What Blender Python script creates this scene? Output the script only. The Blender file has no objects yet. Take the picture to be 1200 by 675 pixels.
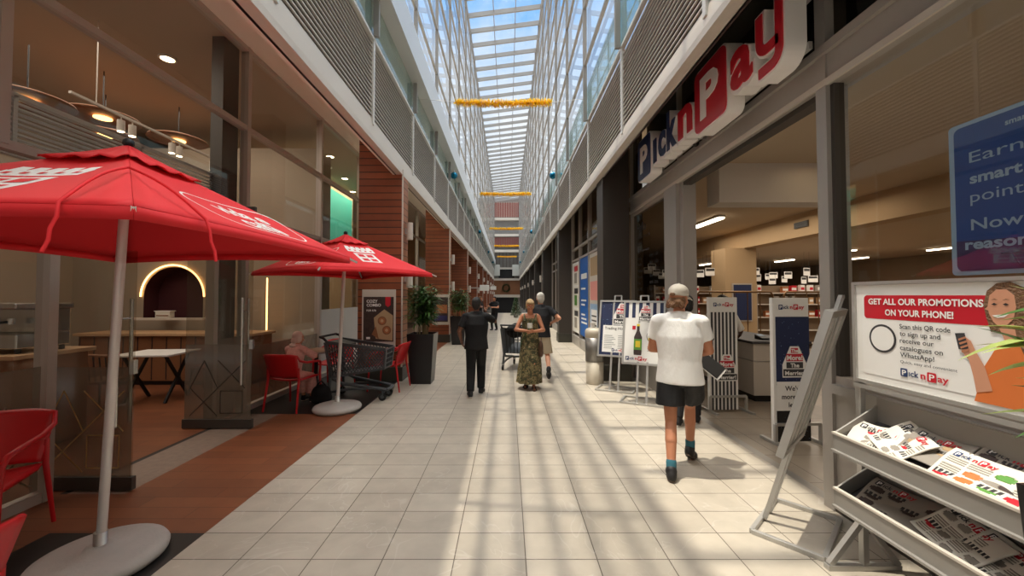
import bpy, bmesh, math, random
from mathutils import Vector, Matrix, Euler
R = math.radians
PI = math.pi
random.seed(7)
scene = bpy.context.scene
COL = scene.collection

# ------------------------------------------------------------------ camera
cam_d = bpy.data.cameras.new('camera')
cam = bpy.data.objects.new('camera', cam_d)
COL.objects.link(cam)
F = 460.0
cam_d.sensor_width = 36.0
cam_d.lens = F / 1200 * 36
cam_d.shift_x = 5 / 1200
cam_d.shift_y = -3.5 / 1200
cam_d.clip_start = 0.05
cam_d.clip_end = 400
cam.location = (0, 0, 1.65)
cam.rotation_euler = (R(90) + math.atan(12 / F), 0, 0)
scene.camera = cam

# ------------------------------------------------------------------ exposure, world, sun
vs = scene.view_settings
vs.view_transform = 'Standard'
vs.look = 'None'
vs.gamma = 1
vs.use_curve_mapping = False
vs.exposure = 0.72
try:
    scene.cycles.transparent_max_bounces = 24
    scene.cycles.max_bounces = 10
    scene.cycles.diffuse_bounces = 7
    scene.cycles.sample_clamp_indirect = 6
except Exception:
    pass

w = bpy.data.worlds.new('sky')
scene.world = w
w.use_nodes = True
nt = w.node_tree
nt.nodes.clear()
N = nt.nodes.new
L = nt.links.new
tc = N('ShaderNodeTexCoord')
sep = N('ShaderNodeSeparateXYZ')
L(tc.outputs['Generated'], sep.inputs[0])
ramp = N('ShaderNodeValToRGB')
cr = ramp.color_ramp
cr.elements[0].position = 0.30
cr.elements[0].color = (0.86, 0.90, 0.95, 1)
cr.elements[1].position = 0.60
cr.elements[1].color = (0.20, 0.48, 0.92, 1)
L(sep.outputs[2], ramp.inputs[0])
noi = N('ShaderNodeTexNoise')
noi.inputs['Scale'].default_value = 3.2
noi.inputs['Detail'].default_value = 6
L(tc.outputs['Generated'], noi.inputs['Vector'])
r2 = N('ShaderNodeValToRGB')
r2.color_ramp.elements[0].position = 0.46
r2.color_ramp.elements[1].position = 0.68
L(noi.outputs['Fac'], r2.inputs[0])
mx = N('ShaderNodeMixRGB')
mx.inputs[2].default_value = (0.96, 0.94, 0.90, 1)
L(r2.outputs[0], mx.inputs[0])
L(ramp.outputs[0], mx.inputs[1])
bg = N('ShaderNodeBackground')
# overhead sky brightened, unseen, to lift the indoor light, quieter sky lower down
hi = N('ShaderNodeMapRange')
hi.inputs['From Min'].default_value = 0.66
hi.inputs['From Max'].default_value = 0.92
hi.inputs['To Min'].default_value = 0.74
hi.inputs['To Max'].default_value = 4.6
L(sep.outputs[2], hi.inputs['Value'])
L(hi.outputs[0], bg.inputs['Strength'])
wm = N('ShaderNodeMixRGB')
wm.inputs[2].default_value = (1.0, 0.965, 0.92, 1)
hf = N('ShaderNodeMapRange')
hf.inputs['From Min'].default_value = 0.64
hf.inputs['From Max'].default_value = 0.80
L(sep.outputs[2], hf.inputs['Value'])
L(hf.outputs[0], wm.inputs[0])
L(mx.outputs[0], wm.inputs[1])
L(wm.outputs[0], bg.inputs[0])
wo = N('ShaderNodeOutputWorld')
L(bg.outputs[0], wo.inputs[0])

sun_d = bpy.data.lights.new('sun', 'SUN')
sun_d.energy = 2.7
sun_d.angle = R(0.53)
sun_d.color = (1.0, 0.90, 0.74)
sun = bpy.data.objects.new('sun', sun_d)
COL.objects.link(sun)
sun.location = (-6, 2, 30)
# light travels along (+0.2, -0.03, -1)
sun.rotation_euler = Vector((0.20, -0.03, -1)).to_track_quat('-Z', 'Y').to_euler()


def area(name, loc, sx, sy, power, col=(1, 0.8, 0.58), rot=(0, 0, 0)):
    d = bpy.data.lights.new(name, 'AREA')
    d.shape = 'RECTANGLE'
    d.size = sx
    d.size_y = sy
    d.energy = power
    d.color = col
    o = bpy.data.objects.new(name, d)
    COL.objects.link(o)
    o.location = loc
    o.rotation_euler = rot
    return o


# ceiling lamps of the rooms behind the shopfronts
area('cafe_ceiling_light', (-6.0, 5.0, 5.05), 3.0, 5.0, 95, (1, .90, .78))
area('teal_shop_ceiling_light', (-4.9, 11.5, 5.05), 1.2, 5.0, 90, (1, 0.88, 0.72))
area('supermarket_window_light', (5.6, 2.4, 3.5), 2.0, 3.0, 22, (1, 0.88, 0.72))
area('supermarket_entrance_light', (5.7, 10.0, 3.5), 2.0, 6.0, 60, (1, 0.88, 0.72))
area('supermarket_aisle_light', (10.5, 12.5, 3.12), 5.0, 9.0, 170, (1, 0.86, 0.70))

# ------------------------------------------------------------------ materials


def lin(c):
    return tuple(((x / 255) / 12.92 if x <= 10 else ((x / 255 + 0.055) / 1.055) ** 2.4) for x in c)


def P(name, rgb, rough=0.5, metal=0.0, var=0.0, vscale=6.0, bump=0.0, bscale=60.0, emit=0.0, spec=0.5, stretch=None, coat=0.0):
    m = bpy.data.materials.new(name)
    m.use_nodes = True
    t = m.node_tree
    b = t.nodes['Principled BSDF']
    c = lin(rgb)
    b.inputs['Base Color'].default_value = (*c, 1)
    b.inputs['Roughness'].default_value = rough
    b.inputs['Metallic'].default_value = metal
    b.inputs['Specular IOR Level'].default_value = spec
    b.inputs['Coat Weight'].default_value = coat
    if emit:
        b.inputs['Emission Color'].default_value = (*c, 1)
        b.inputs['Emission Strength'].default_value = emit
    if var or bump:
        co = t.nodes.new('ShaderNodeTexCoord')
        src = co.outputs['Object']
        if stretch:
            mp = t.nodes.new('ShaderNodeMapping')
            mp.inputs['Scale'].default_value = stretch
            t.links.new(src, mp.inputs[0])
            src = mp.outputs[0]
    if var:
        n = t.nodes.new('ShaderNodeTexNoise')
        n.inputs['Scale'].default_value = vscale
        n.inputs['Detail'].default_value = 5
        t.links.new(src, n.inputs['Vector'])
        h = t.nodes.new('ShaderNodeMixRGB')
        h.inputs[1].default_value = (*[min(1, x * (1 - var)) for x in c], 1)
        h.inputs[2].default_value = (*[min(1, x * (1 + var)) for x in c], 1)
        t.links.new(n.outputs['Fac'], h.inputs[0])
        t.links.new(h.outputs[0], b.inputs['Base Color'])
    if bump:
        n2 = t.nodes.new('ShaderNodeTexNoise')
        n2.inputs['Scale'].default_value = bscale
        n2.inputs['Detail'].default_value = 4
        t.links.new(src, n2.inputs['Vector'])
        bp = t.nodes.new('ShaderNodeBump')
        bp.inputs['Strength'].default_value = bump
        bp.inputs['Distance'].default_value = 0.02
        t.links.new(n2.outputs['Fac'], bp.inputs['Height'])
        t.links.new(bp.outputs[0], b.inputs['Normal'])
    return m


def GLASS(name, tint, base, k=1.0, rough=0.01, body=0.0, bodycol=(120, 120, 115)):
    """clear sheet: transparent + mirror by Fresnel, optional frosted body"""
    m = bpy.data.materials.new(name)
    m.use_nodes = True
    t = m.node_tree
    t.nodes.clear()
    out = t.nodes.new('ShaderNodeOutputMaterial')
    tr = t.nodes.new('ShaderNodeBsdfTransparent')
    tr.inputs[0].default_value = (*tint, 1)
    gl = t.nodes.new('ShaderNodeBsdfGlossy')
    gl.inputs['Roughness'].default_value = rough
    gl.inputs[0].default_value = (0.92, 0.94, 0.95, 1)
    fr = t.nodes.new('ShaderNodeFresnel')
    fr.inputs[0].default_value = 1.5
    # a pane works from both sides alike: always read the angle against the facing normal
    ge = t.nodes.new('ShaderNodeLayerWeight')
    ge.inputs['Blend'].default_value = 0.5
    pw = t.nodes.new('ShaderNodeMath')
    pw.operation = 'POWER'
    pw.inputs[1].default_value = 4.0
    t.links.new(ge.outputs['Facing'], pw.inputs[0])
    ma = t.nodes.new('ShaderNodeMath')
    ma.operation = 'MULTIPLY_ADD'
    ma.use_clamp = True
    ma.inputs[1].default_value = k
    ma.inputs[2].default_value = base
    t.links.new(pw.outputs[0], ma.inputs[0])
    mxs = t.nodes.new('ShaderNodeMixShader')
    t.links.new(ma.outputs[0], mxs.inputs[0])
    if body:
        df = t.nodes.new('ShaderNodeBsdfDiffuse')
        df.inputs[0].default_value = (*lin(bodycol), 1)
        m2 = t.nodes.new('ShaderNodeMixShader')
        m2.inputs[0].default_value = body
        t.links.new(tr.outputs[0], m2.inputs[1])
        t.links.new(df.outputs[0], m2.inputs[2])
        t.links.new(m2.outputs[0], mxs.inputs[1])
    else:
        t.links.new(tr.outputs[0], mxs.inputs[1])
    t.links.new(gl.outputs[0], mxs.inputs[2])
    t.links.new(mxs.outputs[0], out.inputs[0])
    t.nodes.remove(fr)
    return m


def TILE(name, c1, c2, cm, bw, bh, lx, ly, mortar, rough=0.3, offset=0.0, veins=0.0, bump=0.15, axes='XY'):
    m = bpy.data.materials.new(name)
    m.use_nodes = True
    t = m.node_tree
    b = t.nodes['Principled BSDF']
    co = t.nodes.new('ShaderNodeTexCoord')
    mp = t.nodes.new('ShaderNodeMapping')
    mp.inputs['Location'].default_value = (lx, ly, 0)
    src = co.outputs['Object']
    if axes != 'XY':
        sx = t.nodes.new('ShaderNodeSeparateXYZ')
        cx = t.nodes.new('ShaderNodeCombineXYZ')
        t.links.new(src, sx.inputs[0])
        t.links.new(sx.outputs['XYZ'.index(axes[0])], cx.inputs[0])
        t.links.new(sx.outputs['XYZ'.index(axes[1])], cx.inputs[1])
        src = cx.outputs[0]
    t.links.new(src, mp.inputs[0])
    br = t.nodes.new('ShaderNodeTexBrick')
    br.offset = offset
    br.squash = 1
    br.inputs['Color1'].default_value = (*lin(c1), 1)
    br.inputs['Color2'].default_value = (*lin(c2), 1)
    br.inputs['Mortar'].default_value = (*lin(cm), 1)
    br.inputs['Scale'].default_value = 1
    br.inputs['Mortar Size'].default_value = mortar
    br.inputs['Mortar Smooth'].default_value = 0.1
    br.inputs['Brick Width'].default_value = bw
    br.inputs['Row Height'].default_value = bh
    t.links.new(mp.outputs[0], br.inputs['Vector'])
    n = t.nodes.new('ShaderNodeTexNoise')
    n.inputs['Scale'].default_value = 5
    n.inputs['Detail'].default_value = 8
    t.links.new(src, n.inputs['Vector'])
    mm = t.nodes.new('ShaderNodeMixRGB')
    mm.blend_type = 'MULTIPLY'
    mm.inputs[0].default_value = 0.5
    rp = t.nodes.new('ShaderNodeValToRGB')
    rp.color_ramp.elements[0].position = 0.3
    rp.color_ramp.elements[0].color = (0.72, 0.72, 0.72, 1)
    rp.color_ramp.elements[1].position = 0.62
    t.links.new(n.outputs['Fac'], rp.inputs[0])
    t.links.new(br.outputs['Color'], mm.inputs[1])
    t.links.new(rp.outputs[0], mm.inputs[2])
    last = mm.outputs[0]
    if veins:
        wv = t.nodes.new('ShaderNodeTexNoise')
        wv.inputs['Scale'].default_value = 1.6
        wv.inputs['Detail'].default_value = 3
        wv.inputs['Distortion'].default_value = 1.2
        t.links.new(src, wv.inputs['Vector'])
        r3 = t.nodes.new('ShaderNodeValToRGB')
        e = r3.color_ramp.elements
        e[0].position = 0.494
        e[0].color = (0, 0, 0, 1)
        e[1].position = 0.506
        e[1].color = (0, 0, 0, 1)
        x = e.new(0.5)
        x.color = (1, 1, 1, 1)
        t.links.new(wv.outputs['Fac'], r3.inputs[0])
        sc = t.nodes.new('ShaderNodeMath')
        sc.operation = 'MULTIPLY'
        sc.inputs[1].default_value = veins
        t.links.new(r3.outputs[0], sc.inputs[0])
        mv = t.nodes.new('ShaderNodeMixRGB')
        mv.inputs[2].default_value = (0.8, 0.78, 0.74, 1)
        t.links.new(sc.outputs[0], mv.inputs[0])
        t.links.new(last, mv.inputs[1])
        last = mv.outputs[0]
    t.links.new(last, b.inputs['Base Color'])
    b.inputs['Roughness'].default_value = rough
    bp = t.nodes.new('ShaderNodeBump')
    bp.inputs['Strength'].default_value = bump
    bp.inputs['Distance'].default_value = 0.004
    bp.invert = True
    t.links.new(br.outputs['Fac'], bp.inputs['Height'])
    t.links.new(bp.outputs[0], b.inputs['Normal'])
    return m


M = {}
M['tile'] = TILE('stone_tile', (180, 170, 155), (191, 181, 166), (98, 88, 76), 0.447, 0.2727, 0.335, -2.497 + 0.2727 * 12, 0.0035, 0.34, 0.0, 0.16)
M['shop_tile'] = TILE('shop_tile', (150, 136, 118), (160, 146, 128), (80, 70, 60), 0.6, 0.6, 0.2, 0.1, 0.004, 0.3)
M['wood_floor'] = TILE('brown_plank_floor', (118, 68, 42), (136, 80, 50), (78, 44, 28), 1.2, 0.155, 0.0, 0.0, 0.002, 0.45, 0.4)
M['threshold'] = P('threshold_stone', (132, 112, 98), 0.6, var=0.25, vscale=18, bump=0.1)
M['black_mat'] = P('black_floor', (30, 27, 27), 0.45, var=0.3, vscale=30)
M['dark_strip'] = P('dark_floor_strip', (40, 32, 28), 0.6)
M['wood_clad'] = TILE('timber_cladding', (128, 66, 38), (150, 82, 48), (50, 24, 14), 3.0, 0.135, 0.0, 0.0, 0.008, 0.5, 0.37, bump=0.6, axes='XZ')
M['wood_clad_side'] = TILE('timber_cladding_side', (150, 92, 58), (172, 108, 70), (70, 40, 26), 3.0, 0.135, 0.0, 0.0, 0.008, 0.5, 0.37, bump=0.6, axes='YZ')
M['plinth'] = P('pillar_plinth', (58, 56, 48), 0.5)
M['dark_col'] = P('dark_granite', (62, 55, 50), 0.5, var=0.3, vscale=60, bump=0.05)
M['fascia'] = P('fascia_white', (205, 196, 184), 0.5, var=0.05, vscale=1.5)
M['soffit'] = P('soffit_plaster', (236, 226, 212), 0.75, var=0.04, vscale=1)
M['slat'] = P('louvre_slat', (196, 188, 178), 0.45, metal=0.2)
M['slat_back'] = P('louvre_backing', (70, 52, 48), 0.8)
M['post'] = P('white_post', (214, 212, 206), 0.4)
M['greenglass'] = GLASS('green_glass_strip', (0.62, 0.80, 0.72), 0.16, 0.7, 0.05, body=0.35, bodycol=(178, 200, 188))
M['beam_silver'] = P('beam_cladding', (206, 207, 206), 0.4, metal=0.3)
M['curtain_frame'] = P('curtain_wall_frame', (138, 134, 128), 0.45, metal=0.1)
M['curtain_glass'] = GLASS('curtain_wall_glass', (0.92, 0.94, 0.95), 0.32, 0.35, 0.01)
M['roof_glass'] = GLASS('roof_glass', (0.93, 0.96, 0.98), 0.03, 0.6, 0.01)
M['roof_beam'] = P('roof_beam', (150, 148, 144), 0.45)
M['frame'] = P('shopfront_frame', (176, 166, 156), 0.45, metal=0.08)
M['frame_dark'] = P('dark_frame', (70, 64, 58), 0.5, metal=0.2)
M['frame_grey'] = P('grey_shopfront', (168, 162, 155), 0.45, metal=0.15, var=0.04)
M['shop_glass'] = GLASS('shop_glass', (0.86, 0.84, 0.80), 0.05, 0.4, 0.01)
M['dark_glass'] = GLASS('dark_glass', (0.30, 0.29, 0.27), 0.03, 0.22, 0.02)
M['frost'] = GLASS('frosted_film', (0.55, 0.52, 0.48), 0.03, 0.3, 0.2, body=0.42, bodycol=(150, 138, 120))
M['frost_white'] = GLASS('white_film', (0.5, 0.5, 0.5), 0.03, 0.3, 0.2, body=0.9, bodycol=(205, 205, 198))
M['frost_line'] = P('film_line', (176, 146, 96), 0.6)
M['frost_line_dark'] = P('film_line_dark', (60, 52, 46), 0.6)
M['chrome'] = P('brushed_steel', (200, 198, 194), 0.25, metal=0.95)
M['chrome_dull'] = P('dull_steel', (170, 166, 160), 0.4, metal=0.8)
M['red'] = P('red_canvas', (226, 34, 42), 0.75, bump=0.05, bscale=250)
M['red_plastic'] = P('red_plastic', (190, 18, 26), 0.38)
M['white_print'] = P('white_print', (238, 236, 232), 0.6)
M['concrete'] = P('umbrella_base_concrete', (176, 170, 164), 0.7, var=0.08, vscale=12, bump=0.12)
M['pole'] = P('white_aluminium', (216, 208, 204), 0.35, metal=0.4)
M['black'] = P('black', (18, 18, 20), 0.5)
M['black_gloss'] = P('black_gloss', (24, 23, 25), 0.28)
M['rubber'] = P('rubber', (28, 28, 28), 0.7)
M['grey_plastic'] = P('grey_plastic', (74, 78, 82), 0.5)
M['white'] = P('white_board', (235, 233, 228), 0.5)
M['alu'] = P('aluminium', (188, 186, 182), 0.38, metal=0.6)
M['navy'] = P('navy', (28, 40, 78), 0.5)
M['pnp_navy'] = P('sign_navy', (48, 64, 106), 0.35)
M['pnp_red'] = P('sign_red', (196, 36, 50), 0.35)
M['pnp_white'] = P('sign_white', (247, 244, 240), 0.4)
M['dkgrey_print'] = P('dark_print', (58, 56, 58), 0.6)
M['blue'] = P('poster_blue', (30, 96, 176), 0.5)
M['blue_dark'] = P('poster_deep_blue', (20, 74, 150), 0.45)
M['violet'] = P('poster_violet', (52, 50, 104), 0.45)
M['blue_pale'] = P('poster_lettering_blue', (150, 182, 214), 0.5)
M['orange'] = P('orange', (216, 116, 54), 0.6)
M['yellow'] = P('yellow', (232, 206, 50), 0.5)
M['green'] = P('green', (92, 150, 60), 0.5)
M['pink'] = P('pink', (226, 150, 140), 0.6)
M['beige_wall'] = P('beige_wall', (176, 148, 112), 0.8, var=0.05, vscale=2)
M['beige_dark'] = P('beige_dark_wall', (124, 104, 82), 0.8, var=0.05, vscale=2)
M['ceil_shop'] = P('shop_ceiling', (186, 166, 140), 0.85)
M['ceil_cafe'] = P('cafe_ceiling', (168, 152, 134), 0.85)
M['cafe_wall'] = P('cafe_wall', (160, 144, 124), 0.8, var=0.1, vscale=1.5)
M['maroon'] = P('maroon_niche', (62, 16, 24), 0.7)
M['led'] = P('warm_led', (255, 196, 120), 0.5, emit=3.0)
M['lamp_on'] = P('lamp_light', (255, 226, 180), 0.5, emit=9.0)
M['lamp_cool'] = P('strip_light', (255, 240, 214), 0.5, emit=5.0)
M['wood_pale'] = P('pale_timber', (196, 158, 118), 0.55, var=0.12, vscale=14, stretch=(1, 8, 1))
M['wood_mid'] = P('mid_timber', (134, 88, 56), 0.55, var=0.18, vscale=10, stretch=(1, 1, 9))
M['teal'] = P('teal_wall', (40, 160, 140), 0.7)
M['leaf'] = P('leaf_green', (70, 108, 46), 0.45, var=0.45, vscale=9)
M['leaf_dark'] = P('leaf_dark', (44, 74, 34), 0.45, var=0.4, vscale=9)
M['leaf_pale'] = P('leaf_variegated', (176, 190, 108), 0.4, var=0.3, vscale=14)
M['cane'] = P('cane', (150, 136, 100), 0.6)
M['soil'] = P('soil', (44, 34, 26), 0.9, bump=0.5, bscale=40)
M['gold'] = P('gold_tinsel', (240, 200, 40), 0.4, metal=0.15)
M['bauble'] = P('teal_bauble', (22, 110, 140), 0.15, metal=0.7)
M['skin'] = P('skin', (206, 148, 118), 0.55)
M['skin_tan'] = P('skin_tan', (186, 124, 92), 0.55)
M['skin_dark'] = P('skin_dark', (112, 70, 50), 0.55)
M['hair_dark'] = P('hair_dark', (24, 20, 19), 0.5, bump=0.6, bscale=120)
M['hair_brown'] = P('hair_brown', (122, 84, 52), 0.55, var=0.4, vscale=60, bump=1.0, bscale=90)
M['hair_grey'] = P('hair_grey', (212, 206, 196), 0.6, var=0.2, vscale=50, bump=0.8, bscale=90)
M['hair_blonde'] = P('hair_blonde', (176, 146, 104), 0.6, var=0.3, vscale=50, bump=0.8, bscale=90)
M['tee_white'] = P('white_tee', (240, 238, 234), 0.8, bump=0.9, bscale=6, stretch=(1.6, 1, .7))
M['cap'] = P('cap_cloth', (206, 198, 184), 0.85, bump=0.1, bscale=60)
M['shorts_black'] = P('black_shorts', (15, 15, 18), 0.6, bump=0.35, bscale=14)
M['cloth_black'] = P('black_cloth', (13, 13, 16), 0.85, bump=0.3, bscale=12)
M['cloth_char'] = P('charcoal_cloth', (32, 32, 36), 0.85, bump=0.3, bscale=12)
M['rack_grey'] = P('rack_grey', (150, 146, 140), 0.45, metal=0.25)
M['sock'] = P('teal_sock', (44, 98, 112), 0.85)
M['shoe_black'] = P('black_shoe', (26, 24, 26), 0.6)
M['sole_white'] = P('white_sole', (226, 222, 214), 0.6)
M['sole_brown'] = P('shoe_sole', (84, 70, 60), 0.7)
M['beige_cloth'] = P('beige_cloth', (186, 170, 144), 0.8, bump=0.25, bscale=14)
M['pink_cloth'] = P('pink_floral', (214, 160, 150), 0.8, var=0.35, vscale=26)
M['scarf'] = P('scarf_cloth', (206, 180, 168), 0.8, var=0.1, vscale=20)
M['brown_leather'] = P('brown_leather', (86, 58, 40), 0.5)
M['paper'] = P('newsprint', (226, 220, 208), 0.8)
M['paper_grey'] = P('newsprint_grey', (150, 142, 132), 0.8)
M['food'] = P('food_photo', (168, 104, 62), 0.6, var=0.5, vscale=22)
M['food_dark'] = P('dark_photo', (62, 46, 42), 0.6, var=0.6, vscale=14)
M['brick_red'] = P('red_brown_facade', (150, 74, 66), 0.7, var=0.2, vscale=3)
M['facade_grey'] = P('grey_facade', (126, 122, 116), 0.7, var=0.15, vscale=2)
M['dark_void'] = P('dark_interior', (16, 14, 14), 0.8)
M['beige_bin'] = P('beige_bin', (206, 196, 178), 0.5)
M['steel_bin'] = P('steel_bin', (136, 132, 128), 0.35, metal=0.5)
M['bronze'] = P('bronze_rail', (132, 98, 62), 0.4, metal=0.5)

def tinsel_mat():
    m = bpy.data.materials.new('gold_foil')
    m.use_nodes = True
    t = m.node_tree
    t.nodes.clear()
    o_ = t.nodes.new('ShaderNodeOutputMaterial')
    d_ = t.nodes.new('ShaderNodeBsdfPrincipled')
    d_.inputs['Base Color'].default_value = (*lin((250, 214, 40)), 1)
    d_.inputs['Roughness'].default_value = .35
    l_ = t.nodes.new('ShaderNodeBsdfTranslucent')
    l_.inputs[0].default_value = (*lin((250, 224, 60)), 1)
    x_ = t.nodes.new('ShaderNodeMixShader')
    x_.inputs[0].default_value = .5
    t.links.new(d_.outputs[0], x_.inputs[1])
    t.links.new(l_.outputs[0], x_.inputs[2])
    t.links.new(x_.outputs[0], o_.inputs[0])
    return m


M['gold'] = tinsel_mat()

# floral dress: dark green, brown and sand patches
def dress_mat():
    m = P('dress_print', (96, 92, 62), 0.8)
    t = m.node_tree
    b = t.nodes['Principled BSDF']
    co = t.nodes.new('ShaderNodeTexCoord')
    v = t.nodes.new('ShaderNodeTexNoise')
    v.inputs['Scale'].default_value = 13
    v.inputs['Detail'].default_value = 3
    v.inputs['Distortion'].default_value = 1.4
    t.links.new(co.outputs['Object'], v.inputs['Vector'])
    rp = t.nodes.new('ShaderNodeValToRGB')
    rp.color_ramp.interpolation = 'CONSTANT'
    e = rp.color_ramp.elements
    e[0].position = 0
    e[0].color = (*lin((62, 64, 40)), 1)
    e[1].position = 0.46
    e[1].color = (*lin((104, 88, 58)), 1)
    for p, c in ((0.52, (146, 132, 92)), (0.57, (74, 78, 46)), (0.64, (168, 150, 112))):
        x = e.new(p)
        x.color = (*lin(c), 1)
    t.links.new(v.outputs['Fac'], rp.inputs[0])
    t.links.new(rp.outputs[0], b.inputs['Base Color'])
    return m


M['dress'] = dress_mat()
# ------------------------------------------------------------------ mesh building
Z3 = Vector((0, 0, 1))


class MB:
    def __init__(s):
        s.v, s.f, s.m, s.sm, s.mats = [], [], [], [], []
        s.X = None

    def mi(s, mat):
        mat = M[mat] if isinstance(mat, str) else mat
        if mat not in s.mats:
            s.mats.append(mat)
        return s.mats.index(mat)

    def add(s, vs, fs, mat, smooth=False):
        o = len(s.v)
        if s.X is not None:
            vs = [s.X @ Vector(p) for p in vs]
        s.v += [tuple(p) for p in vs]
        k = s.mi(mat)
        for f in fs:
            s.f.append(tuple(i + o for i in f))
            s.m.append(k)
            s.sm.append(smooth)

    def box(s, x0, x1, y0, y1, z0, z1, mat):
        s.add([(x0, y0, z0), (x1, y0, z0), (x1, y1, z0), (x0, y1, z0), (x0, y0, z1), (x1, y0, z1), (x1, y1, z1), (x0, y1, z1)],
              [(0, 3, 2, 1), (4, 5, 6, 7), (0, 1, 5, 4), (1, 2, 6, 5), (2, 3, 7, 6), (3, 0, 4, 7)], mat)
        return s

    def hexa(s, b, t, mat):
        s.add(list(b) + list(t), [(0, 3, 2, 1), (4, 5, 6, 7), (0, 1, 5, 4), (1, 2, 6, 5), (2, 3, 7, 6), (3, 0, 4, 7)], mat)
        return s

    def bar(s, p, q, a, b, mat, up=None):
        p, q = Vector(p), Vector(q)
        d = (q - p).normalized()
        u = Vector(up) if up is not None else (Z3 if abs(d.z) < 0.95 else Vector((0, 1, 0)))
        x = d.cross(u).normalized()
        y = x.cross(d)
        o = [(-1, -1), (1, -1), (1, 1), (-1, 1)]
        s.hexa([p + x * a / 2 * i + y * b / 2 * j for i, j in o], [q + x * a / 2 * i + y * b / 2 * j for i, j in o], mat)
        return s

    def ring_loft(s, rings, mat, smooth=True, cap0=True, cap1=True, closed=True):
        n = len(rings[0])
        vs = [p for r in rings for p in r]
        fs = []
        for i in range(len(rings) - 1):
            for j in range(n if closed else n - 1):
                a, b = i * n + j, i * n + (j + 1) % n
                fs.append((a, b, b + n, a + n))
        s.add(vs, fs, mat, smooth)
        if cap0:
            s.add(rings[0], [tuple(reversed(range(n)))], mat)
        if cap1:
            s.add(rings[-1], [tuple(range(n))], mat)
        return s

    def cyl(s, p, q, r0, mat, r1=None, n=16, caps=True, smooth=True):
        p, q = Vector(p), Vector(q)
        r1 = r0 if r1 is None else r1
        d = (q - p).normalized()
        u = Z3 if abs(d.z) < 0.9 else Vector((1, 0, 0))
        x = d.cross(u).normalized()
        y = d.cross(x)
        R0 = [p + (x * math.cos(2 * PI * i / n) + y * math.sin(2 * PI * i / n)) * r0 for i in range(n)]
        R1 = [q + (x * math.cos(2 * PI * i / n) + y * math.sin(2 * PI * i / n)) * r1 for i in range(n)]
        return s.ring_loft([R0, R1], mat, smooth, caps, caps)

    def sweep(s, pts, r, mat, n=8, caps=True):
        pts = [Vector(p) for p in pts]
        rings = []
        px = None
        for i, p in enumerate(pts):
            d = (pts[min(i + 1, len(pts) - 1)] - pts[max(i - 1, 0)]).normalized()
            if px is None:
                u = Z3 if abs(d.z) < 0.9 else Vector((1, 0, 0))
                x = d.cross(u).normalized()
            else:
                x = (px - d * px.dot(d)).normalized()
            px = x
            y = d.cross(x)
            rr = r[i] if isinstance(r, (list, tuple)) else r
            rings.append([p + (x * math.cos(2 * PI * k / n) + y * math.sin(2 * PI * k / n)) * rr for k in range(n)])
        return s.ring_loft(rings, mat, True, caps, caps)

    def lathe(s, prof, c, mat, n=24, smooth=True, caps=True):
        c = Vector(c)
        rings = [[c + Vector((r * math.cos(2 * PI * i / n), r * math.sin(2 * PI * i / n), z)) for i in range(n)] for r, z in prof]
        return s.ring_loft(rings, mat, smooth, caps, caps)

    def ell(s, c, r, mat, n=16, m=10, rot=None):
        c = Vector(c)
        if not hasattr(r, '__len__'):
            r = (r, r, r)
        rings = []
        for i in range(m + 1):
            a = -PI / 2 + PI * i / m
            a = max(min(a, PI / 2 - 0.02), -PI / 2 + 0.02)
            ring = []
            for j in range(n):
                b = 2 * PI * j / n
                p = Vector((r[0] * math.cos(a) * math.cos(b), r[1] * math.cos(a) * math.sin(b), r[2] * math.sin(a)))
                if rot is not None:
                    p = rot @ p
                ring.append(c + p)
            rings.append(ring)
        return s.ring_loft(rings, mat)

    def cone(s, p, q, r0, r1, mat, n=14):
        """round-ended tapered limb"""
        p, q = Vector(p), Vector(q)
        d = q - p
        ln = max(d.length, 1e-6)
        d = d / ln
        u = Z3 if abs(d.z) < 0.9 else Vector((1, 0, 0))
        x = d.cross(u).normalized()
        y = d.cross(x)
        rings = []
        prof = []
        for i in range(5):
            a = PI / 2 * (1 - i / 4 * 0.999)
            prof.append((-math.sin(a) * r0, max(math.cos(a) * r0, 1e-4)))
        for i in range(5):
            a = PI / 2 * (i / 4 * 0.999)
            prof.append((ln + math.sin(a) * r1, max(math.cos(a) * r1, 1e-4)))
        for t, rr in prof:
            rings.append([p + d * t + (x * math.cos(2 * PI * k / n) + y * math.sin(2 * PI * k / n)) * rr for k in range(n)])
        return s.ring_loft(rings, mat)

    def frus(s, p, q, r0, r1, mat, n=20, xd=(1, 0, 0)):
        """flat-ended elliptical frustum, r = (along xd, across)"""
        p, q = Vector(p), Vector(q)
        d = (q - p).normalized()
        x = Vector(xd)
        x = (x - d * x.dot(d)).normalized()
        y = d.cross(x)
        f = lambda c, r: [c + x * r[0] * math.cos(2 * PI * k / n) + y * r[1] * math.sin(2 * PI * k / n) for k in range(n)]
        return s.ring_loft([f(p, r0), f(q, r1)], mat)

    def poly(s, pts, mat):
        s.add(pts, [tuple(range(len(pts)))], mat)
        return s

    def prism(s, pts, X, z0, z1, mat, side=None):
        n = len(pts)
        a = [X @ Vector((p[0], p[1], z0)) for p in pts]
        b = [X @ Vector((p[0], p[1], z1)) for p in pts]
        s.add(b, [tuple(range(n))], mat)
        s.add(a, [tuple(reversed(range(n)))], side or mat)
        s.add(a + b, [(i, (i + 1) % n, (i + 1) % n + n, i + n) for i in range(n)], side or mat)
        return s

    def flat(s, pts, X, z, mat):
        s.add([X @ Vector((p[0], p[1], z)) for p in pts], [tuple(range(len(pts)))], mat)
        return s

    def rect(s, x0, x1, y0, y1, X, z, mat):
        return s.flat([(x0, y0), (x1, y0), (x1, y1), (x0, y1)], X, z, mat)

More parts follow.
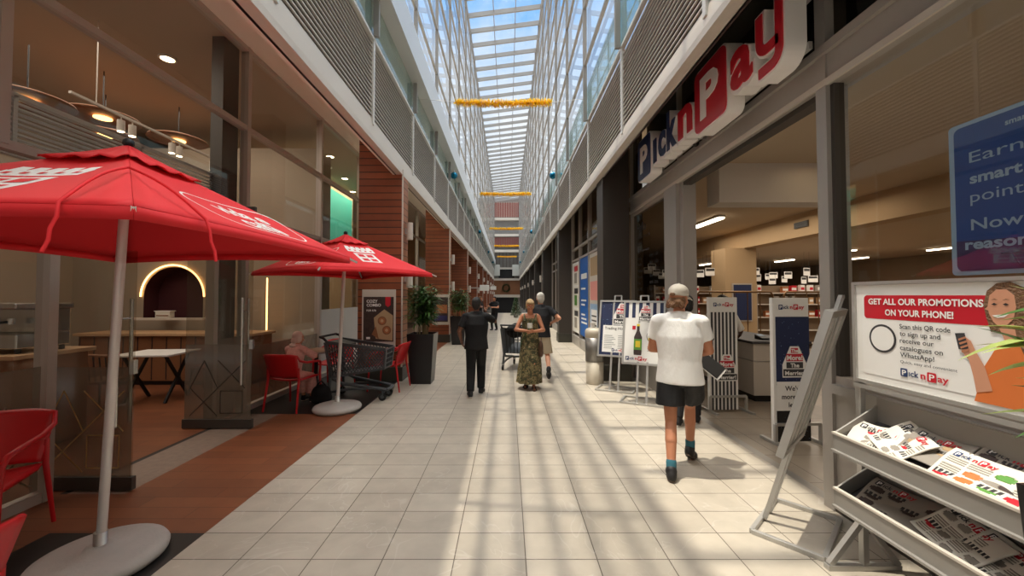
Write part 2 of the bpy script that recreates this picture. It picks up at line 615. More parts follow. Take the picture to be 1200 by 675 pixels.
    def grid(s, fn, nu, nv, mat, smooth=True, matfn=None):
        vs = [fn(i / nu, j / nv) for i in range(nu + 1) for j in range(nv + 1)]
        by = {}
        for i in range(nu):
            for j in range(nv):
                a = i * (nv + 1) + j
                k = matfn((i + .5) / nu, (j + .5) / nv) if matfn else mat
                by.setdefault(k, []).append((a, a + nv + 1, a + nv + 2, a + 1))
        for k, fs in by.items():
            s.add(vs, fs, k, smooth)
        return s

    def text(s, body, h, X, mat, z=0.0, ext=0.0, align='LEFT', bold=0.0, width=None, mapf=None, side=None):
        """lettering in the XY plane of X; h = cap height, origin on the baseline"""
        vs, fs = glyphs(body, bold, ext)
        if not vs:
            return s
        x0 = min(p[0] for p in vs)
        x1 = max(p[0] for p in vs)
        k = h / 0.73
        kx = k if width is None else width / max(x1 - x0, 1e-6)
        ox = {'LEFT': -x0, 'CENTER': -(x0 + x1) / 2, 'RIGHT': -x1}[align]
        pts = [Vector(((p[0] + ox) * kx, p[1] * k, z + (p[2] * 1.0 if ext else 0))) for p in vs]
        if mapf:
            pts = [mapf(p) for p in pts]
        else:
            pts = [X @ p for p in pts]
        if side and ext:
            top = [f for f in fs if all(vs[i][2] > ext * 0.9 for i in f)]
            rest = [f for f in fs if not all(vs[i][2] > ext * 0.9 for i in f)]
            s.add(pts, top, mat)
            s.add(pts, rest, side)
        else:
            s.add(pts, fs, mat)
        return s

    def build(s, name, parent=None, bevel=0.0, mods=None):
        me = bpy.data.meshes.new(name)
        me.from_pydata(s.v, [], s.f)
        for m in s.mats:
            me.materials.append(m)
        me.polygons.foreach_set('material_index', s.m)
        me.polygons.foreach_set('use_smooth', s.sm)
        me.update()
        o = bpy.data.objects.new(name, me)
        COL.objects.link(o)
        if parent:
            o.parent = parent
        if bevel:
            b = o.modifiers.new('b', 'BEVEL')
            b.width = bevel
            b.segments = 2
            b.limit_method = 'ANGLE'
            b.angle_limit = R(50)
        return o


_G = {}


def glyphs(body, bold, ext):
    key = (body, bold, ext)
    if key not in _G:
        cu = bpy.data.curves.new('t', 'FONT')
        cu.body = body
        cu.size = 1
        cu.offset = bold
        cu.extrude = ext / 2
        cu.resolution_u = 3
        o = bpy.data.objects.new('t', cu)
        me = o.to_mesh()
        _G[key] = ([(v.co.x, v.co.y, v.co.z + ext / 2) for v in me.vertices], [tuple(p.vertices) for p in me.polygons])
        o.to_mesh_clear()
        bpy.data.objects.remove(o)
        bpy.data.curves.remove(cu)
    return _G[key]


def tag(o, label, cat, group=None):
    o['label'] = label
    o['category'] = cat
    if group:
        o['group'] = group
    return o


def S(o):
    o['kind'] = 'structure'
    return o


def stuff(o):
    o['kind'] = 'stuff'
    return o


def thing(name, label, cat, loc=(0, 0, 0), rz=0.0, group=None):
    o = bpy.data.objects.new(name, None)
    o.empty_display_size = 0.1
    COL.objects.link(o)
    o.location = loc
    o.rotation_euler = (0, 0, rz)
    return tag(o, label, cat, group)


def dup(root, loc, rz=0.0, label=None, group=None):
    r = root.copy()
    COL.objects.link(r)
    r.location = loc
    r.rotation_euler = (root.rotation_euler[0], root.rotation_euler[1], rz)
    if label:
        r['label'] = label
    if group:
        r['group'] = group
    for ch in list(root.children):
        c = ch.copy()
        COL.objects.link(c)
        c.parent = r
        for g in list(ch.children):
            d = g.copy()
            COL.objects.link(d)
            d.parent = c
    return r


def frame(o, xa, ya):
    """placement matrix: local x along xa, local y along ya, local z the outward face"""
    xa, ya = Vector(xa).normalized(), Vector(ya).normalized()
    za = xa.cross(ya)
    m = Matrix.Identity(4)
    for i in range(3):
        m[i][0], m[i][1], m[i][2], m[i][3] = xa[i], ya[i], za[i], o[i]
    return m


def rrect(x0, x1, y0, y1, r, n=5):
    pts = []
    for cx, cy, a in ((x1 - r, y0 + r, -90), (x1 - r, y1 - r, 0), (x0 + r, y1 - r, 90), (x0 + r, y0 + r, 180)):
        for i in range(n + 1):
            t = R(a + 90 * i / n)
            pts.append((cx + r * math.cos(t), cy + r * math.sin(t)))
    return pts


def logo(mb, X, h, navy='pnp_navy', red='pnp_red', white='pnp_white', z=0.0005, w=None):
    """flat 'PicknPay' wordmark, h = height of the boxed P, x from 0; returns its width"""
    k = h / 0.64
    T = X
    mb.flat([(x * k, y * k) for x, y in rrect(0, .55, 0, .64, .07)], T, z, navy)
    mb.text('P', .42 * k, T @ Matrix.Translation((.13 * k, .11 * k, 0)), white, z * 2, bold=.02, width=.32 * k)
    mb.text('ıck', .48 * k, T @ Matrix.Translation((.66 * k, .10 * k, 0)), navy, z, bold=.02, width=.74 * k)
    mb.text('n', .50 * k, T @ Matrix.Translation((1.53 * k, .10 * k, 0)), red, z, bold=.03, width=.36 * k)
    mb.flat([(x * k, y * k) for x, y in rrect(2.0, 2.64, -.02, .68, .08)], T, z, red)
    mb.text('P', .46 * k, T @ Matrix.Translation((2.15 * k, .11 * k, 0)), white, z * 2, bold=.02, width=.38 * k)
    mb.text('ay', .50 * k, T @ Matrix.Translation((2.72 * k, .10 * k, 0)), red, z, bold=.02, width=.74 * k)
    return 3.46 * k


ORD = ['first', 'second', 'third', 'fourth', 'fifth', 'sixth', 'seventh', 'eighth', 'ninth', 'tenth', 'eleventh', 'twelfth']
# ================================================================== THE SETTING
Y0, Y1 = -5.0, 60.0
XL, XR = -2.05, 1.74            # gallery edges
XGL, XGR = -3.75, 2.57          # shopfront planes near the camera
PITCH = 2.53
POSTS = [5.95 + PITCH * k for k in range(-4, 22)]
ROOF_L, ROOF_R = 16.0, 16.5
COLY = [7.6 + 6.2 * k for k in range(9)]

# ---- floors
b = MB()
b.box(-2.1, XGR, Y0, 36.7, -0.12, 0, 'tile')
S(b.build('floor'))
b = MB()
b.box(-3.18, -2.1, 2.77, 5.5, -0.12, 0, 'wood_floor')
b.box(-9.2, -3.72, 0.2, 8.2, -0.12, 0, 'wood_floor')
b.box(-3.72, -3.18, 2.0, 3.3, -0.12, 0, 'wood_floor')
b.box(-3.72, -2.1, 9.0, 36.7, -0.12, 0, 'wood_floor')
b.box(-9.2, -3.72, 8.2, 60, -0.12, 0, 'threshold')
S(b.build('floor'))
b = MB()
b.box(-3.72, -2.1, Y0, 2.0, -0.12, 0, 'black_mat')
b.box(-3.18, -2.1, 2.0, 2.77, -0.12, 0, 'black_mat')
b.box(-3.72, -2.1, 5.5, 9.0, -0.12, 0, 'black_mat')
S(b.build('floor'))
b = MB()
b.box(-3.66, -3.18, 3.3, 5.5, -0.12, 0, 'threshold')
b.box(-3.72, -3.66, 3.3, 5.5, -0.12, 0.0, 'dark_strip')
S(b.build('floor'))
b = MB()
b.box(2.66, 16, 0.0, 30, -0.12, 0, 'shop_tile')
b.box(XGR, 2.66, Y0, 60, -0.12, 0.0, 'chrome_dull')
S(b.build('floor'))
b = MB()
b.hexa([(-4, 36.7, -.2), (3, 36.7, -.2), (3, 42, -1.4), (-4, 42, -1.4)], [(-4, 36.7, 0), (3, 36.7, 0), (3, 42, -1.25), (-4, 42, -1.25)], 'tile')
b.box(-4, 3, 42, 61, -1.4, -1.25, 'tile')
S(b.build('floor'))

# ---- timber pillars on the cafe side, dark pillars on the supermarket side
WP = ['beside the framed combo poster and the near planter', 'with the small framed poster beside the second planter']
for k, y in enumerate(COLY):
    o = thing('timber_pillar', 'tall timber-clad pillar ' + (WP[k] if k < 2 else 'in the row along the cafe side, ' + ORD[k] + ' from the cafe terrace'),
              'pillar', (0, y, 0), 0, 'timber-clad pillars')
    q = MB()
    q.box(-2.9, XL - .005, 0.0, 0.45, 0.26, 4.04, 'wood_clad')
    q.box(-2.9, -2.22, 0.0, 0.45, 4.04, 5.2, 'wood_clad')
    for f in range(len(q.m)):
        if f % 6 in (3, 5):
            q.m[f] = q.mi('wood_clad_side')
    q.build('cladding', o)
    q = MB()
    q.box(-2.93, XL + 0.03, -0.03, 0.48, 0, 0.27, 'plinth')
    q.build('plinth', o, 0.008)
    q = MB()
    q.box(-2.06, -2.035, -0.012, 0.012, 0.27, 4.1, 'fascia')
    q.build('corner_bead', o)
for k, y in enumerate(COLY):
    o = thing('stone_pillar', 'dark stone pillar along the supermarket side, ' + (('beside the glass panel of opening hours' if k == 0 else ORD[k] + ' from the supermarket entrance')),
              'pillar', (0, y, 0), 0, 'dark stone pillars')
    q = MB()
    q.box(1.85 if k == 0 else 1.80, 2.36, 0, 0.5, 0.3, 4.0, 'dark_col')
    q.box(1.93, 2.36, 0, 0.5, 4.0, 5.2, 'dark_col')
    q.build('shaft', o)
    q = MB()
    q.box(1.82 if k == 0 else 1.77, 2.39, -0.03, 0.53, 0, 0.31, 'plinth')
    q.build('plinth', o, 0.01)
# wall lamps: paired white cylinders
lamp = thing('wall_lamp', 'white cylinder wall lamp, upper of two on the first timber pillar', 'lamp', (-1.96, 7.83, 2.78), 0, 'cylinder wall lamps')
q = MB()
q.cyl((0, 0, -.02), (0, 0, .32), .062, 'fascia', n=20)
q.build('shade', lamp)
q = MB()
q.box(-.10, -.05, -.04, .04, .1, .2, 'alu')
q.build('bracket', lamp)
for k in range(9):
    for z, w_ in ((2.78, 'upper'), (1.82, 'lower')):
        if k == 0 and w_ == 'upper':
            continue
        dup(lamp, (-1.96, COLY[k] + .23, z), 0, 'white cylinder wall lamp, ' + w_ + ' of two on the ' + ORD[k] + ' timber pillar')
for k in range(2, 8):
    dup(lamp, (1.70, COLY[k] + .25, 2.35), PI, 'white cylinder wall lamp on the dark stone pillar ' + ORD[k] + ' from the supermarket entrance')

# ---- gallery edge both sides (fascia, soffit)
b = MB()
b.box(XL - .14, XL, Y0, Y1, 4.0, 4.08, 'fascia')
b.hexa([(XL - .14, Y0, 4.08), (XL, Y0, 4.08), (XL, Y1, 4.08), (XL - .14, Y1, 4.08)], [(XL - .14, Y0, 4.36), (XL - .03, Y0, 4.36), (XL - .03, Y1, 4.36), (XL - .14, Y1, 4.36)], 'fascia')
b.box(-4.1, XL - .14, Y0, Y1, 5.2, 5.35, 'soffit')
b.box(XL - .15, XL - .12, Y0, Y1, 4.0, 6.95, 'slat_back')
b.box(XL - .19, XL - .15, Y0, Y1, 4.0, 5.2, 'soffit')  # pale lining on the hidden fascia back, added to bounce light onto the soffit
b.box(-9.4, -3.72, Y0, 30, 5.14, 5.3, 'ceil_cafe')
b.box(-4.3, -4.1, Y0, Y1, 5.2, 7.2, 'soffit')
S(b.build('ceiling_left'))
b = MB()
b.box(XR, XR + .14, Y0, Y1, 3.95, 4.02, 'fascia')
b.hexa([(XR, Y0, 4.02), (XR + .14, Y0, 4.02), (XR + .14, Y1, 4.02), (XR, Y1, 4.02)], [(XR + .03, Y0, 4.22), (XR + .14, Y0, 4.22), (XR + .14, Y1, 4.22), (XR + .03, Y1, 4.22)], 'fascia')
b.box(XR + .14, 3.2, Y0, Y1, 5.2, 5.35, 'soffit')
b.box(XR + .12, XR + .16, Y0, Y1, 3.95, 5.5, 'slat_back')
S(b.build('ceiling_right'))
# silver roof gutter beam, left side
b = MB()
b.hexa([(XL - .15, Y0, 6.28), (-1.83, Y0, 6.28), (-1.83, Y1, 6.28), (XL - .15, Y1, 6.28)], [(XL - .15, Y0, 6.95), (-1.83, Y0, 6.92), (-1.83, Y1, 6.92), (XL - .15, Y1, 6.95)], 'beam_silver')
S(b.build('trim_1'))


def balustrade(side, x, z0, z1, label, tilt):
    o = thing('louvre_screen', label, 'screen', (0, 0, 0))
    n = 17
    for k, y in enumerate(POSTS[:-1]):
        q = MB()
        for i in range(n):
            z = z0 + (i + .5) * (z1 - z0) / n
            q.hexa([(x - .012, y + .03, z - .022), (x + .012, y + .03, z - .022), (x + .012, y + PITCH - .03, z - .022), (x - .012, y + PITCH - .03, z - .022)],
                   [(x - .012 - tilt, y + .03, z + .022), (x + .012 - tilt, y + .03, z + .022), (x + .012 - tilt, y + PITCH - .03, z + .022), (x - .012 - tilt, y + PITCH - .03, z + .022)], 'slat')
        q.build('louvre_panel', o)
    for y in POSTS:
        q = MB()
        q.box(x - .03, x + .03, y - .03, y + .03, z0 - .12, z1 + .02, 'post')
        q.build('post', o)
    q = MB()
    q.box(x - .03, x + .03, POSTS[0], POSTS[-1], z1, z1 + .04, 'post')
    q.build('top_rail', o)
    return o


balustrade('left', XL - .03, 4.38, 5.57, 'long horizontal-slat louvre screen on the gallery above the cafe umbrellas', .02)
balustrade('right', XR + .03, 4.24, 5.45, 'long horizontal-slat louvre screen on the gallery above the big shop sign', -.02)
b = MB()
b.box(XL - .045, XL - .035, Y0, Y1, 5.61, 6.28, 'greenglass')
S(b.build('window_1'))
b = MB()
b.box(XR + .035, XR + .045, Y0, Y1, 5.50, 6.30, 'greenglass')
S(b.build('window_2'))

# ---- glazed side walls up to the roof
def curtain(name, x, z0, z1, inward):
    g = MB()
    g.add([(x, Y0, z0), (x, Y1, z0), (x, Y1, z1), (x, Y0, z1)], [(0, 1, 2, 3)], 'curtain_glass')
    go = S(g.build(name))
    q = MB()
    for y in POSTS:
        q.box(x - .04 + inward * .05, x + .04 + inward * .05, y - .03, y + .03, z0 - (1.3 if inward > 0 else .05), z1, 'curtain_frame')
    z = z0 + (1.02 if inward > 0 else 1.18)
    while z < z1:
        q.box(x - .03 + inward * .05, x + .03 + inward * .05, Y0, Y1, z - .03, z + .03, 'curtain_frame')
        z += 1.27
    q.build('frame', go)


curtain('window_3', XL - .02, 6.93, ROOF_L, 1)
curtain('window_4', XR + .0, 5.50, ROOF_R, -1)

# ---- skylight roof
b = MB()
b.add([(XL - .3, Y0, ROOF_L + .14), (XR + .3, Y0, ROOF_R + .14), (XR + .3, Y1, ROOF_R + .14), (XL - .3, Y1, ROOF_L + .14)], [(0, 1, 2, 3)], 'roof_glass')
ro = S(b.build('window_5'))
q = MB()
y = 19.80 - 1.2 * 20
while y < Y1:
    q.hexa([(XL, y - .05, ROOF_L - .12), (XR, y - .05, ROOF_R - .12), (XR, y + .05, ROOF_R - .12), (XL, y + .05, ROOF_L - .12)],
           [(XL, y - .05, ROOF_L + .1), (XR, y - .05, ROOF_R + .1), (XR, y + .05, ROOF_R + .1), (XL, y + .05, ROOF_L + .1)], 'roof_beam')
    y += 1.2
for x in (-.73, .40):
    z = ROOF_L + (x - XL) / (XR - XL) * (ROOF_R - ROOF_L)
    q.box(x - .02, x + .02, Y0, Y1, z + .05, z + .13, 'roof_beam')
q.box(XL - .05, XL + .04, Y0, Y1, ROOF_L - .1, ROOF_L + .14, 'curtain_frame')
q.box(XR - .04, XR + .05, Y0, Y1, ROOF_R - .1, ROOF_R + .14, 'curtain_frame')
q.build('frame', ro)

# ---- far end of the arcade
b = MB()
b.box(-4.5, 3.6, 60.0, 60.4, -1.3, 16.6, 'facade_grey')
b.box(-2.2, 1.4, 59.9, 60.02, -1.3, 1.32, 'dark_void')
b.box(-2.6, 2.1, 59.7, 60.0, 1.34, 1.75, 'fascia')
b.box(-2.6, 2.1, 59.85, 60.0, 1.75, 3.9, 'wood_mid')
b.box(-2.4, 1.8, 59.6, 60.0, 3.9, 4.2, 'fascia')
b.box(-1.4, 1.0, 59.8, 60.0, 4.3, 5.6, 'dark_void')
b.box(-1.6, 1.2, 59.7, 60.0, 5.6, 5.9, 'fascia')
for z in (8.2, 10.6, 13.1):
    b.box(-4.0, 3.2, 59.5, 60.0, z, z + .38, 'fascia')
b.box(-3.5, 2.9, 59.7, 60.0, 13.6, 15.8, 'brick_red')
b.box(-2.9, 2.5, 59.7, 60.0, 9.0, 10.5, 'brick_red')
for i in range(24):
    x = -3.45 + i * .27
    b.box(x, x + .05, 59.55, 59.72, 13.5, 15.9, 'fascia')
    b.box(x, x + .05, 59.55, 59.72, 8.6, 10.5, 'facade_grey')
    b.box(x, x + .05, 59.55, 59.72, 5.9, 8.1, 'facade_grey' if i % 2 else 'slat_back')
b.box(-2.5, -1.2, 59.4, 59.5, 4.6, 6.3, 'frost_white')
b.box(.7, 2.0, 59.4, 59.5, 4.6, 6.3, 'frost_white')
S(b.build('wall_far'))
b = MB()
b.box(-4.2, 3.4, Y0 - .2, Y0, 0, 16.5, 'soffit')  # unseen end wall, added to keep sky light from entering behind the camera
S(b.build('wall_back'))

# ---- left shopfront (cafe, then further shops)
GLZ = (2.77, 4.03, 5.17)


def mull(q, x, y, z0, z1, w=.07, d=.11, mat='frame'):
    q.box(x - d / 2, x + d / 2, y - w / 2, y + w / 2, z0, z1, mat)


def rail(q, x, y0, y1, z, h=.07, d=.09, mat='frame'):
    q.box(x - d / 2, x + d / 2, y0, y1, z - h / 2, z + h / 2, mat)


def pane(q, x, y0, y1, z0, z1, mat):
    q.add([(x, y0, z0), (x, y1, z0), (x, y1, z1), (x, y0, z1)], [(0, 1, 2, 3)], mat)


# near bay: cafe
g = MB()
pane(g, XGL, -5, 3.2, 0.06, 2.77, 'shop_glass')
pane(g, XGL, -5, 5.56, 2.77, 5.17, 'shop_glass')
pane(g, XGL, 4.98, 5.56, .06, 2.77, 'shop_glass')
go = S(g.build('window_6'))
q = MB()
for y in (-3.6, -1.4, .8, 3.2, 4.98):
    mull(q, XGL, y, 0, 2.77)
for y in (-1.6, .66, 2.85, 5.56):
    mull(q, XGL, y, 2.77, 5.2)
mull(q, XGL, 5.56, 0, 2.8)
for z in GLZ:
    rail(q, XGL, -5, 5.56, z)
rail(q, XGL, -5, 3.2, .04, .08)
q.build('frame', go)
# frosted film with a triangle pattern on the low part of the glass
def film(q, T, w_, h_, line):
    q.rect(0, w_, 0, h_, T, 0, 'frost')
    s_ = .34
    nx = max(1, int(w_ / s_))
    for i in range(nx):
        for j in range(int(h_ / s_)):
            x, y = i * s_ + (w_ - nx * s_) / 2, j * s_ + .04
            k = (i * 3 + j * 5) % 4
            segs = {0: [((0, 0), (1, 1)), ((0, 1), (1, 0))], 1: [((0, 0), (.5, 1)), ((.5, 1), (1, 0))], 2: [((0, .5), (.5, 1)), ((0, .5), (.5, 0)), ((.5, 0), (1, .5)), ((.5, 1), (1, .5))],
                    3: [((.1, .1), (.9, .1)), ((.9, .1), (.9, .9)), ((.9, .9), (.1, .9)), ((.1, .9), (.1, .1))]}[k]
            for (ax, ay), (bx_, by_) in segs:
                p, r = Vector((x + ax * s_, y + ay * s_)), Vector((x + bx_ * s_, y + by_ * s_))
                d = (r - p).normalized()
                n_ = Vector((-d.y, d.x)) * .006
                q.flat([p + n_, p - n_, r - n_, r + n_], T, .002, line)


q = MB()
film(q, frame((XGL + .012, 3.16, .1), (0, -1, 0), (0, 0, 1)), 4.5, .98, 'frost_line')
film(q, frame((XGL + .012, 5.52, .1), (0, -1, 0), (0, 0, 1)), .5, .98, 'frost_line_dark')
q.build('film', go)
# further bays, left
g = MB()
pane(g, XGL, 5.56, 60, 0.06, 5.17, 'shop_glass')
go = S(g.build('window_7'))
q = MB()
yy = 7.77
while yy < 60:
    mull(q, XGL, yy, 0, 5.2)
    yy += 2.1
for z in GLZ:
    rail(q, XGL, 5.56, 60, z)
rail(q, XGL, 5.56, 60, .04, .08)
q.build('frame', go)
q = MB()
pane(q, XGL + .012, 7.82, 9.84, .1, 1.36, 'frost_white')
film(q, frame((XGL + .012, 7.72, .1), (0, -1, 0), (0, 0, 1)), 2.1, .8, 'frost_line_dark')
q.build('film', go)


# glass door leaves, both standing open across the threshold
def leaf(name, y, label_rails):
    # leaf spans x from -4.02 to -3.16 at this y, faces the camera
    g = MB()
    g.box(-4.0, -3.18, y - .006, y + .006, .12, 2.72, 'shop_glass')
    o = S(g.build(name))
    q = MB()
    q.box(-4.02, -3.16, y - .022, y + .022, .01, .12, 'frame_dark')
    q.box(-4.02, -3.16, y - .022, y + .022, 2.68, 2.76, 'frame_dark')
    q.build('rail', o, .004)
    q = MB()
    film(q, frame((-4.0, y - .009, .12), (1, 0, 0), (0, 0, 1)), .82, .92, label_rails)
    q.build('film', o)
    for s_ in (-1, 1):
        q = MB()
        yh = y + s_ * .06
        q.cyl((-3.27, yh, .55), (-3.27, yh, 1.62), .014, 'chrome', n=12)
        for z in (.72, 1.45):
            q.cyl((-3.27, y, z), (-3.27, yh, z), .009, 'chrome', n=10)
        q.build('handle', o)
    q = MB()
    q.box(-3.205, -3.165, y - .02, y + .02, .98, 1.10, 'chrome')
    q.build('lock', o, .003)
    return o


leaf('door_1', 3.36, 'frost_line')
leaf('door_2', 4.90, 'frost_line_dark')

# ---- rooms behind the left shopfront
b = MB()
b.box(-9.3, -9.1, -1, 30, 0, 5.2, 'cafe_wall')
b.box(-9.1, -3.8, -1.2, -1.0, 0, 5.2, 'cafe_wall')
# niche wall across the back of the cafe with an arched recess
def arch_wall(q, y, x0, x1, z1, cx, r, zs, zb, d, mat, inner):
    """wall at y facing the camera, arch opening centred cx, half width r, springing at zs, sill zb"""
    n = 24
    arc = [(cx + r * math.cos(PI * i / n), zs + r * math.sin(PI * i / n)) for i in range(n + 1)]
    V = lambda p, yy: (p[0], yy, p[1])
    q.add([V(p, y) for p in [(x0, 0), (cx - r, 0), (cx - r, zs), (x0, zs)]], [(0, 1, 2, 3)], mat)
    q.add([V(p, y) for p in [(cx + r, 0), (x1, 0), (x1, zs), (cx + r, zs)]], [(0, 1, 2, 3)], mat)
    q.add([V(p, y) for p in [(cx - r, 0), (cx + r, 0), (cx + r, zb), (cx - r, zb)]], [(0, 1, 2, 3)], mat)
    for i in range(n):
        a, c = arc[i], arc[i + 1]
        q.add([V(a, y), V((a[0], z1), y), V((c[0], z1), y), V(c, y)], [(0, 1, 2, 3)], mat)
    q.add([V(p, y) for p in [(x0, zs), (cx - r, zs), (cx - r, z1), (x0, z1)]], [(0, 1, 2, 3)], mat)
    q.add([V(p, y) for p in [(cx + r, zs), (x1, zs), (x1, z1), (cx + r, z1)]], [(0, 1, 2, 3)], mat)
    out = [(cx + r, zb)] + arc + [(cx - r, zb)]
    m_ = len(out)
    q.add([V(p, y) for p in out] + [V(p, y + d) for p in out], [(i, (i + 1) % m_, (i + 1) % m_ + m_, i + m_) for i in range(m_)], inner)
    q.add([V(p, y + d) for p in out], [tuple(range(m_))], inner)
    q.add([V(p, y + .5) for p in [(x0, 0), (x1, 0), (x1, z1), (x0, z1)]], [(3, 2, 1, 0)], mat)
    return arc


arc = arch_wall(b, 8.2, -9.1, -3.95, 4.75, -6.98, .62, 1.62, 1.16, .35, 'cafe_wall', 'maroon')
b.box(-3.98, -3.82, 5.2, 5.5, 0, 5.14, 'frame_dark')
S(b.build('wall_left'))
q = MB()
q.sweep([(-6.98 + .66 * math.cos(PI * i / 24), 8.17, 1.62 + .66 * math.sin(PI * i / 24)) for i in range(25)], .016, 'led', 6)
o = tag(q.build('arch_light'), 'glowing light strip round the dark arched niche in the cafe', 'light strip')
q = MB()
q.box(-4.86, -4.84, 7.9, 7.92, .95, 2.0, 'led')
tag(q.build('light_strip'), 'upright glowing light strip on the cafe wall behind the open glass door', 'light strip')
# beyond the cafe: lighter shop with a teal wall
b = MB()
b.box(-9.0, -5.6, 8.75, 20, 0, .02, 'beige_dark')
b.box(-7.4, -7.2, 8.8, 60, 0, 5.2, 'beige_wall')
b.box(-7.2, -3.9, 24, 24.2, 0, 5.2, 'beige_wall')
b.box(-7.2, -3.72, 24, 60, 5.14, 5.3, 'ceil_cafe')
b.box(-5.5, -5.4, 11.2, 13.6, 0, 5.14, 'beige_wall')
b.box(-5.4, -5.38, 11.25, 13.5, 3.1, 4.9, 'teal')
S(b.build('wall_left_far'))

# ---- right shopfront: supermarket front
H0, H1 = 3.3, 3.62
b = MB()
# header beam with its small steps
b.box(XGR - .06, XGR + .14, Y0, 8.0, H0, H1, 'frame_grey')
b.box(XGR - .10, XGR - .06, Y0, 8.0, H1 - .07, H1, 'frame_grey')
b.box(XGR - .08, XGR - .06, Y0, 8.0, H0, H0 + .05, 'fascia')
b.box(XGR - .02, XGR + .10, 3.2, 5.8, H0 - .05, H0, 'frame_dark')
# jambs
b.box(XGR - .09, XGR + .12, 5.76, 6.2, 0, H0, 'frame_grey')
b.box(XGR - .03, XGR + .16, 5.66, 5.76, 0, H0, 'frame_grey')
b.box(XGR - .075, XGR + .10, 3.04, 3.14, 0, 5.2, 'frame_grey')
# base panel below the near window
b.box(XGR - .05, XGR + .06, Y0, 3.04, 0, .95, 'frame_grey')
b.box(XGR - .09, XGR + .06, Y0, 3.04, .90, .97, 'frame_grey')
b.box(XGR - .065, XGR - .05, Y0, 3.04, .0, .12, 'frame_dark')
S(b.build('wall_right'))
g = MB()
pane(g, XGR, Y0, 3.04, .97, H0, 'shop_glass')
pane(g, XGR, Y0, 8.0, H1, 5.2, 'dark_glass')
go = S(g.build('window_8'))
q = MB()
q.box(XGR - .04, XGR + .04, 3.005, 3.04, .97, H0, 'frame_dark')
for y in (-1.0,):
    mull(q, XGR, y, .97, H0)
for y in (.6, 5.75, 8.0):
    mull(q, XGR, y, H1, 5.2)
rail(q, XGR, Y0, 3.04, 1.0, .06)
rail(q, XGR, Y0, 8.0, 5.17, .08)
q.build('frame', go)
# glass panel with the opening hours between pillar and entrance
g = MB()
pane(g, XGR, 6.2, 8.0, .95, H0, 'dark_glass')
go = S(g.build('window_9'))
q = MB()
for y in (6.24, 7.97):
    mull(q, XGR, y, 0, H0, .06)
rail(q, XGR, 6.2, 8.0, H0 - .02, .06)
rail(q, XGR, 6.2, 8.0, .93, .08)
q.box(XGR - .03, XGR + .03, 6.2, 8.0, 0, .9, 'frame_grey')
q.build('frame', go)
T = frame((XGR - .012, 7.85, 0), (0, -1, 0), (0, 0, 1))
q = MB()
q.text('Hello', .17, T @ Matrix.Translation((.12, 2.88, 0)), 'dkgrey_print', bold=.01)
for i, t_ in enumerate(('Welcome to Pick n Pay', 'Gardens')):
    q.text(t_, .055, T @ Matrix.Translation((.12, 2.74 - i * .1, 0)), 'dkgrey_print')
q.text('Our Trading Hours', .06, T @ Matrix.Translation((.12, 2.48, 0)), 'dkgrey_print', bold=.02)
for i, t_ in enumerate(('Monday', 'Tuesday', 'Wednesday', 'Thursday', 'Friday', 'Saturday', 'Sunday')):
    q.text(t_, .055, T @ Matrix.Translation((.12, 2.34 - i * .12, 0)), 'dkgrey_print')
    q.text('08:00 - 20:00', .055, T @ Matrix.Translation((.78, 2.34 - i * .12, 0)), 'dkgrey_print')
q.text('Public Holidays', .06, T @ Matrix.Translation((.12, 1.42, 0)), 'dkgrey_print', bold=.02)
q.build('lettering', go)

# right side beyond the first pillar: recessed shop windows between the pillars
for k in range(8):
    y0_, y1_ = COLY[k] + .5, COLY[k + 1]
    g = MB()
    pane(g, 2.3, y0_, y1_, .3, 5.2, 'dark_glass' if k else 'shop_glass')
    go = S(g.build('window_%d' % (10 + k)))
    q = MB()
    n = 4
    for i in range(n + 1):
        mull(q, 2.3, y0_ + (y1_ - y0_) * i / n, 0, 5.2, .06)
    for z in (2.82, 3.2, 5.17):
        rail(q, 2.3, y0_, y1_, z, .06)
    q.box(2.25, 2.36, y0_, y1_, 0, .3, 'frame_grey')
    q.build('frame', go)

# ---- supermarket room
b = MB()
b.box(16, 16.2, -1, 31, 0, 4, 'beige_dark')
b.box(2.7, 16, 30, 30.2, 0, 4, 'beige_dark')
b.box(2.7, 16, -1.2, -1, 0, 4, 'beige_dark')
b.box(2.70, 2.78, 8.05, 30, 0, 5.25, 'beige_dark')
b.box(2.9, 3.0, Y0, 8.1, 3.76, 5.25, 'dark_col')
b.box(2.70, 2.78, 30, 60, 0, 5.25, 'beige_dark')
S(b.build('wall_right_inner'))
b = MB()
b.box(2.7, 7.0, -1, 30, 3.6, 3.75, 'ceil_shop')
b.box(7.0, 7.4, -1, 30, 3.05, 3.75, 'beige_wall')
b.box(7.4, 16, -1, 30, 3.2, 3.35, 'ceil_shop')
S(b.build('ceiling_shop'))
b = MB()
b.box(3.12, 4.98, 5.75, 6.1, 3.02, 3.6, 'fascia')
tag(b.build('air_curtain'), 'large pale bulkhead box hanging inside the supermarket entrance', 'bulkhead')
o = thing('shop_pillar', 'beige square pillar inside the supermarket with a dark framed notice', 'pillar', (6.9, 11.6, 0))
q = MB()
q.box(-.46, .46, 0, .8, 0, 3.05, 'beige_wall')
q.build('shaft', o)
q = MB()
q.box(-.28, .30, -.04, 0, .88, 2.0, 'frame')
q.box(-.25, .27, -.05, -.04, .92, 1.96, 'navy')
q.build('notice', o)
# vents on the beam
ven = thing('ceiling_vent', 'dark air vent on the supermarket bulkhead, nearer of two', 'vent', (6.99, 9.3, 3.33), 0, 'bulkhead vents')
q = MB()
q.box(-.02, .0, -.22, .22, -.07, .07, 'frame_dark')
for i in range(4):
    q.box(-.03, -.02, -.2, .2, -.055 + i * .034, -.04 + i * .034, 'black')
q.build('grille', ven)
dup(ven, (6.99, 14.9, 3.33), 0, 'dark air vent on the supermarket bulkhead, farther of two')
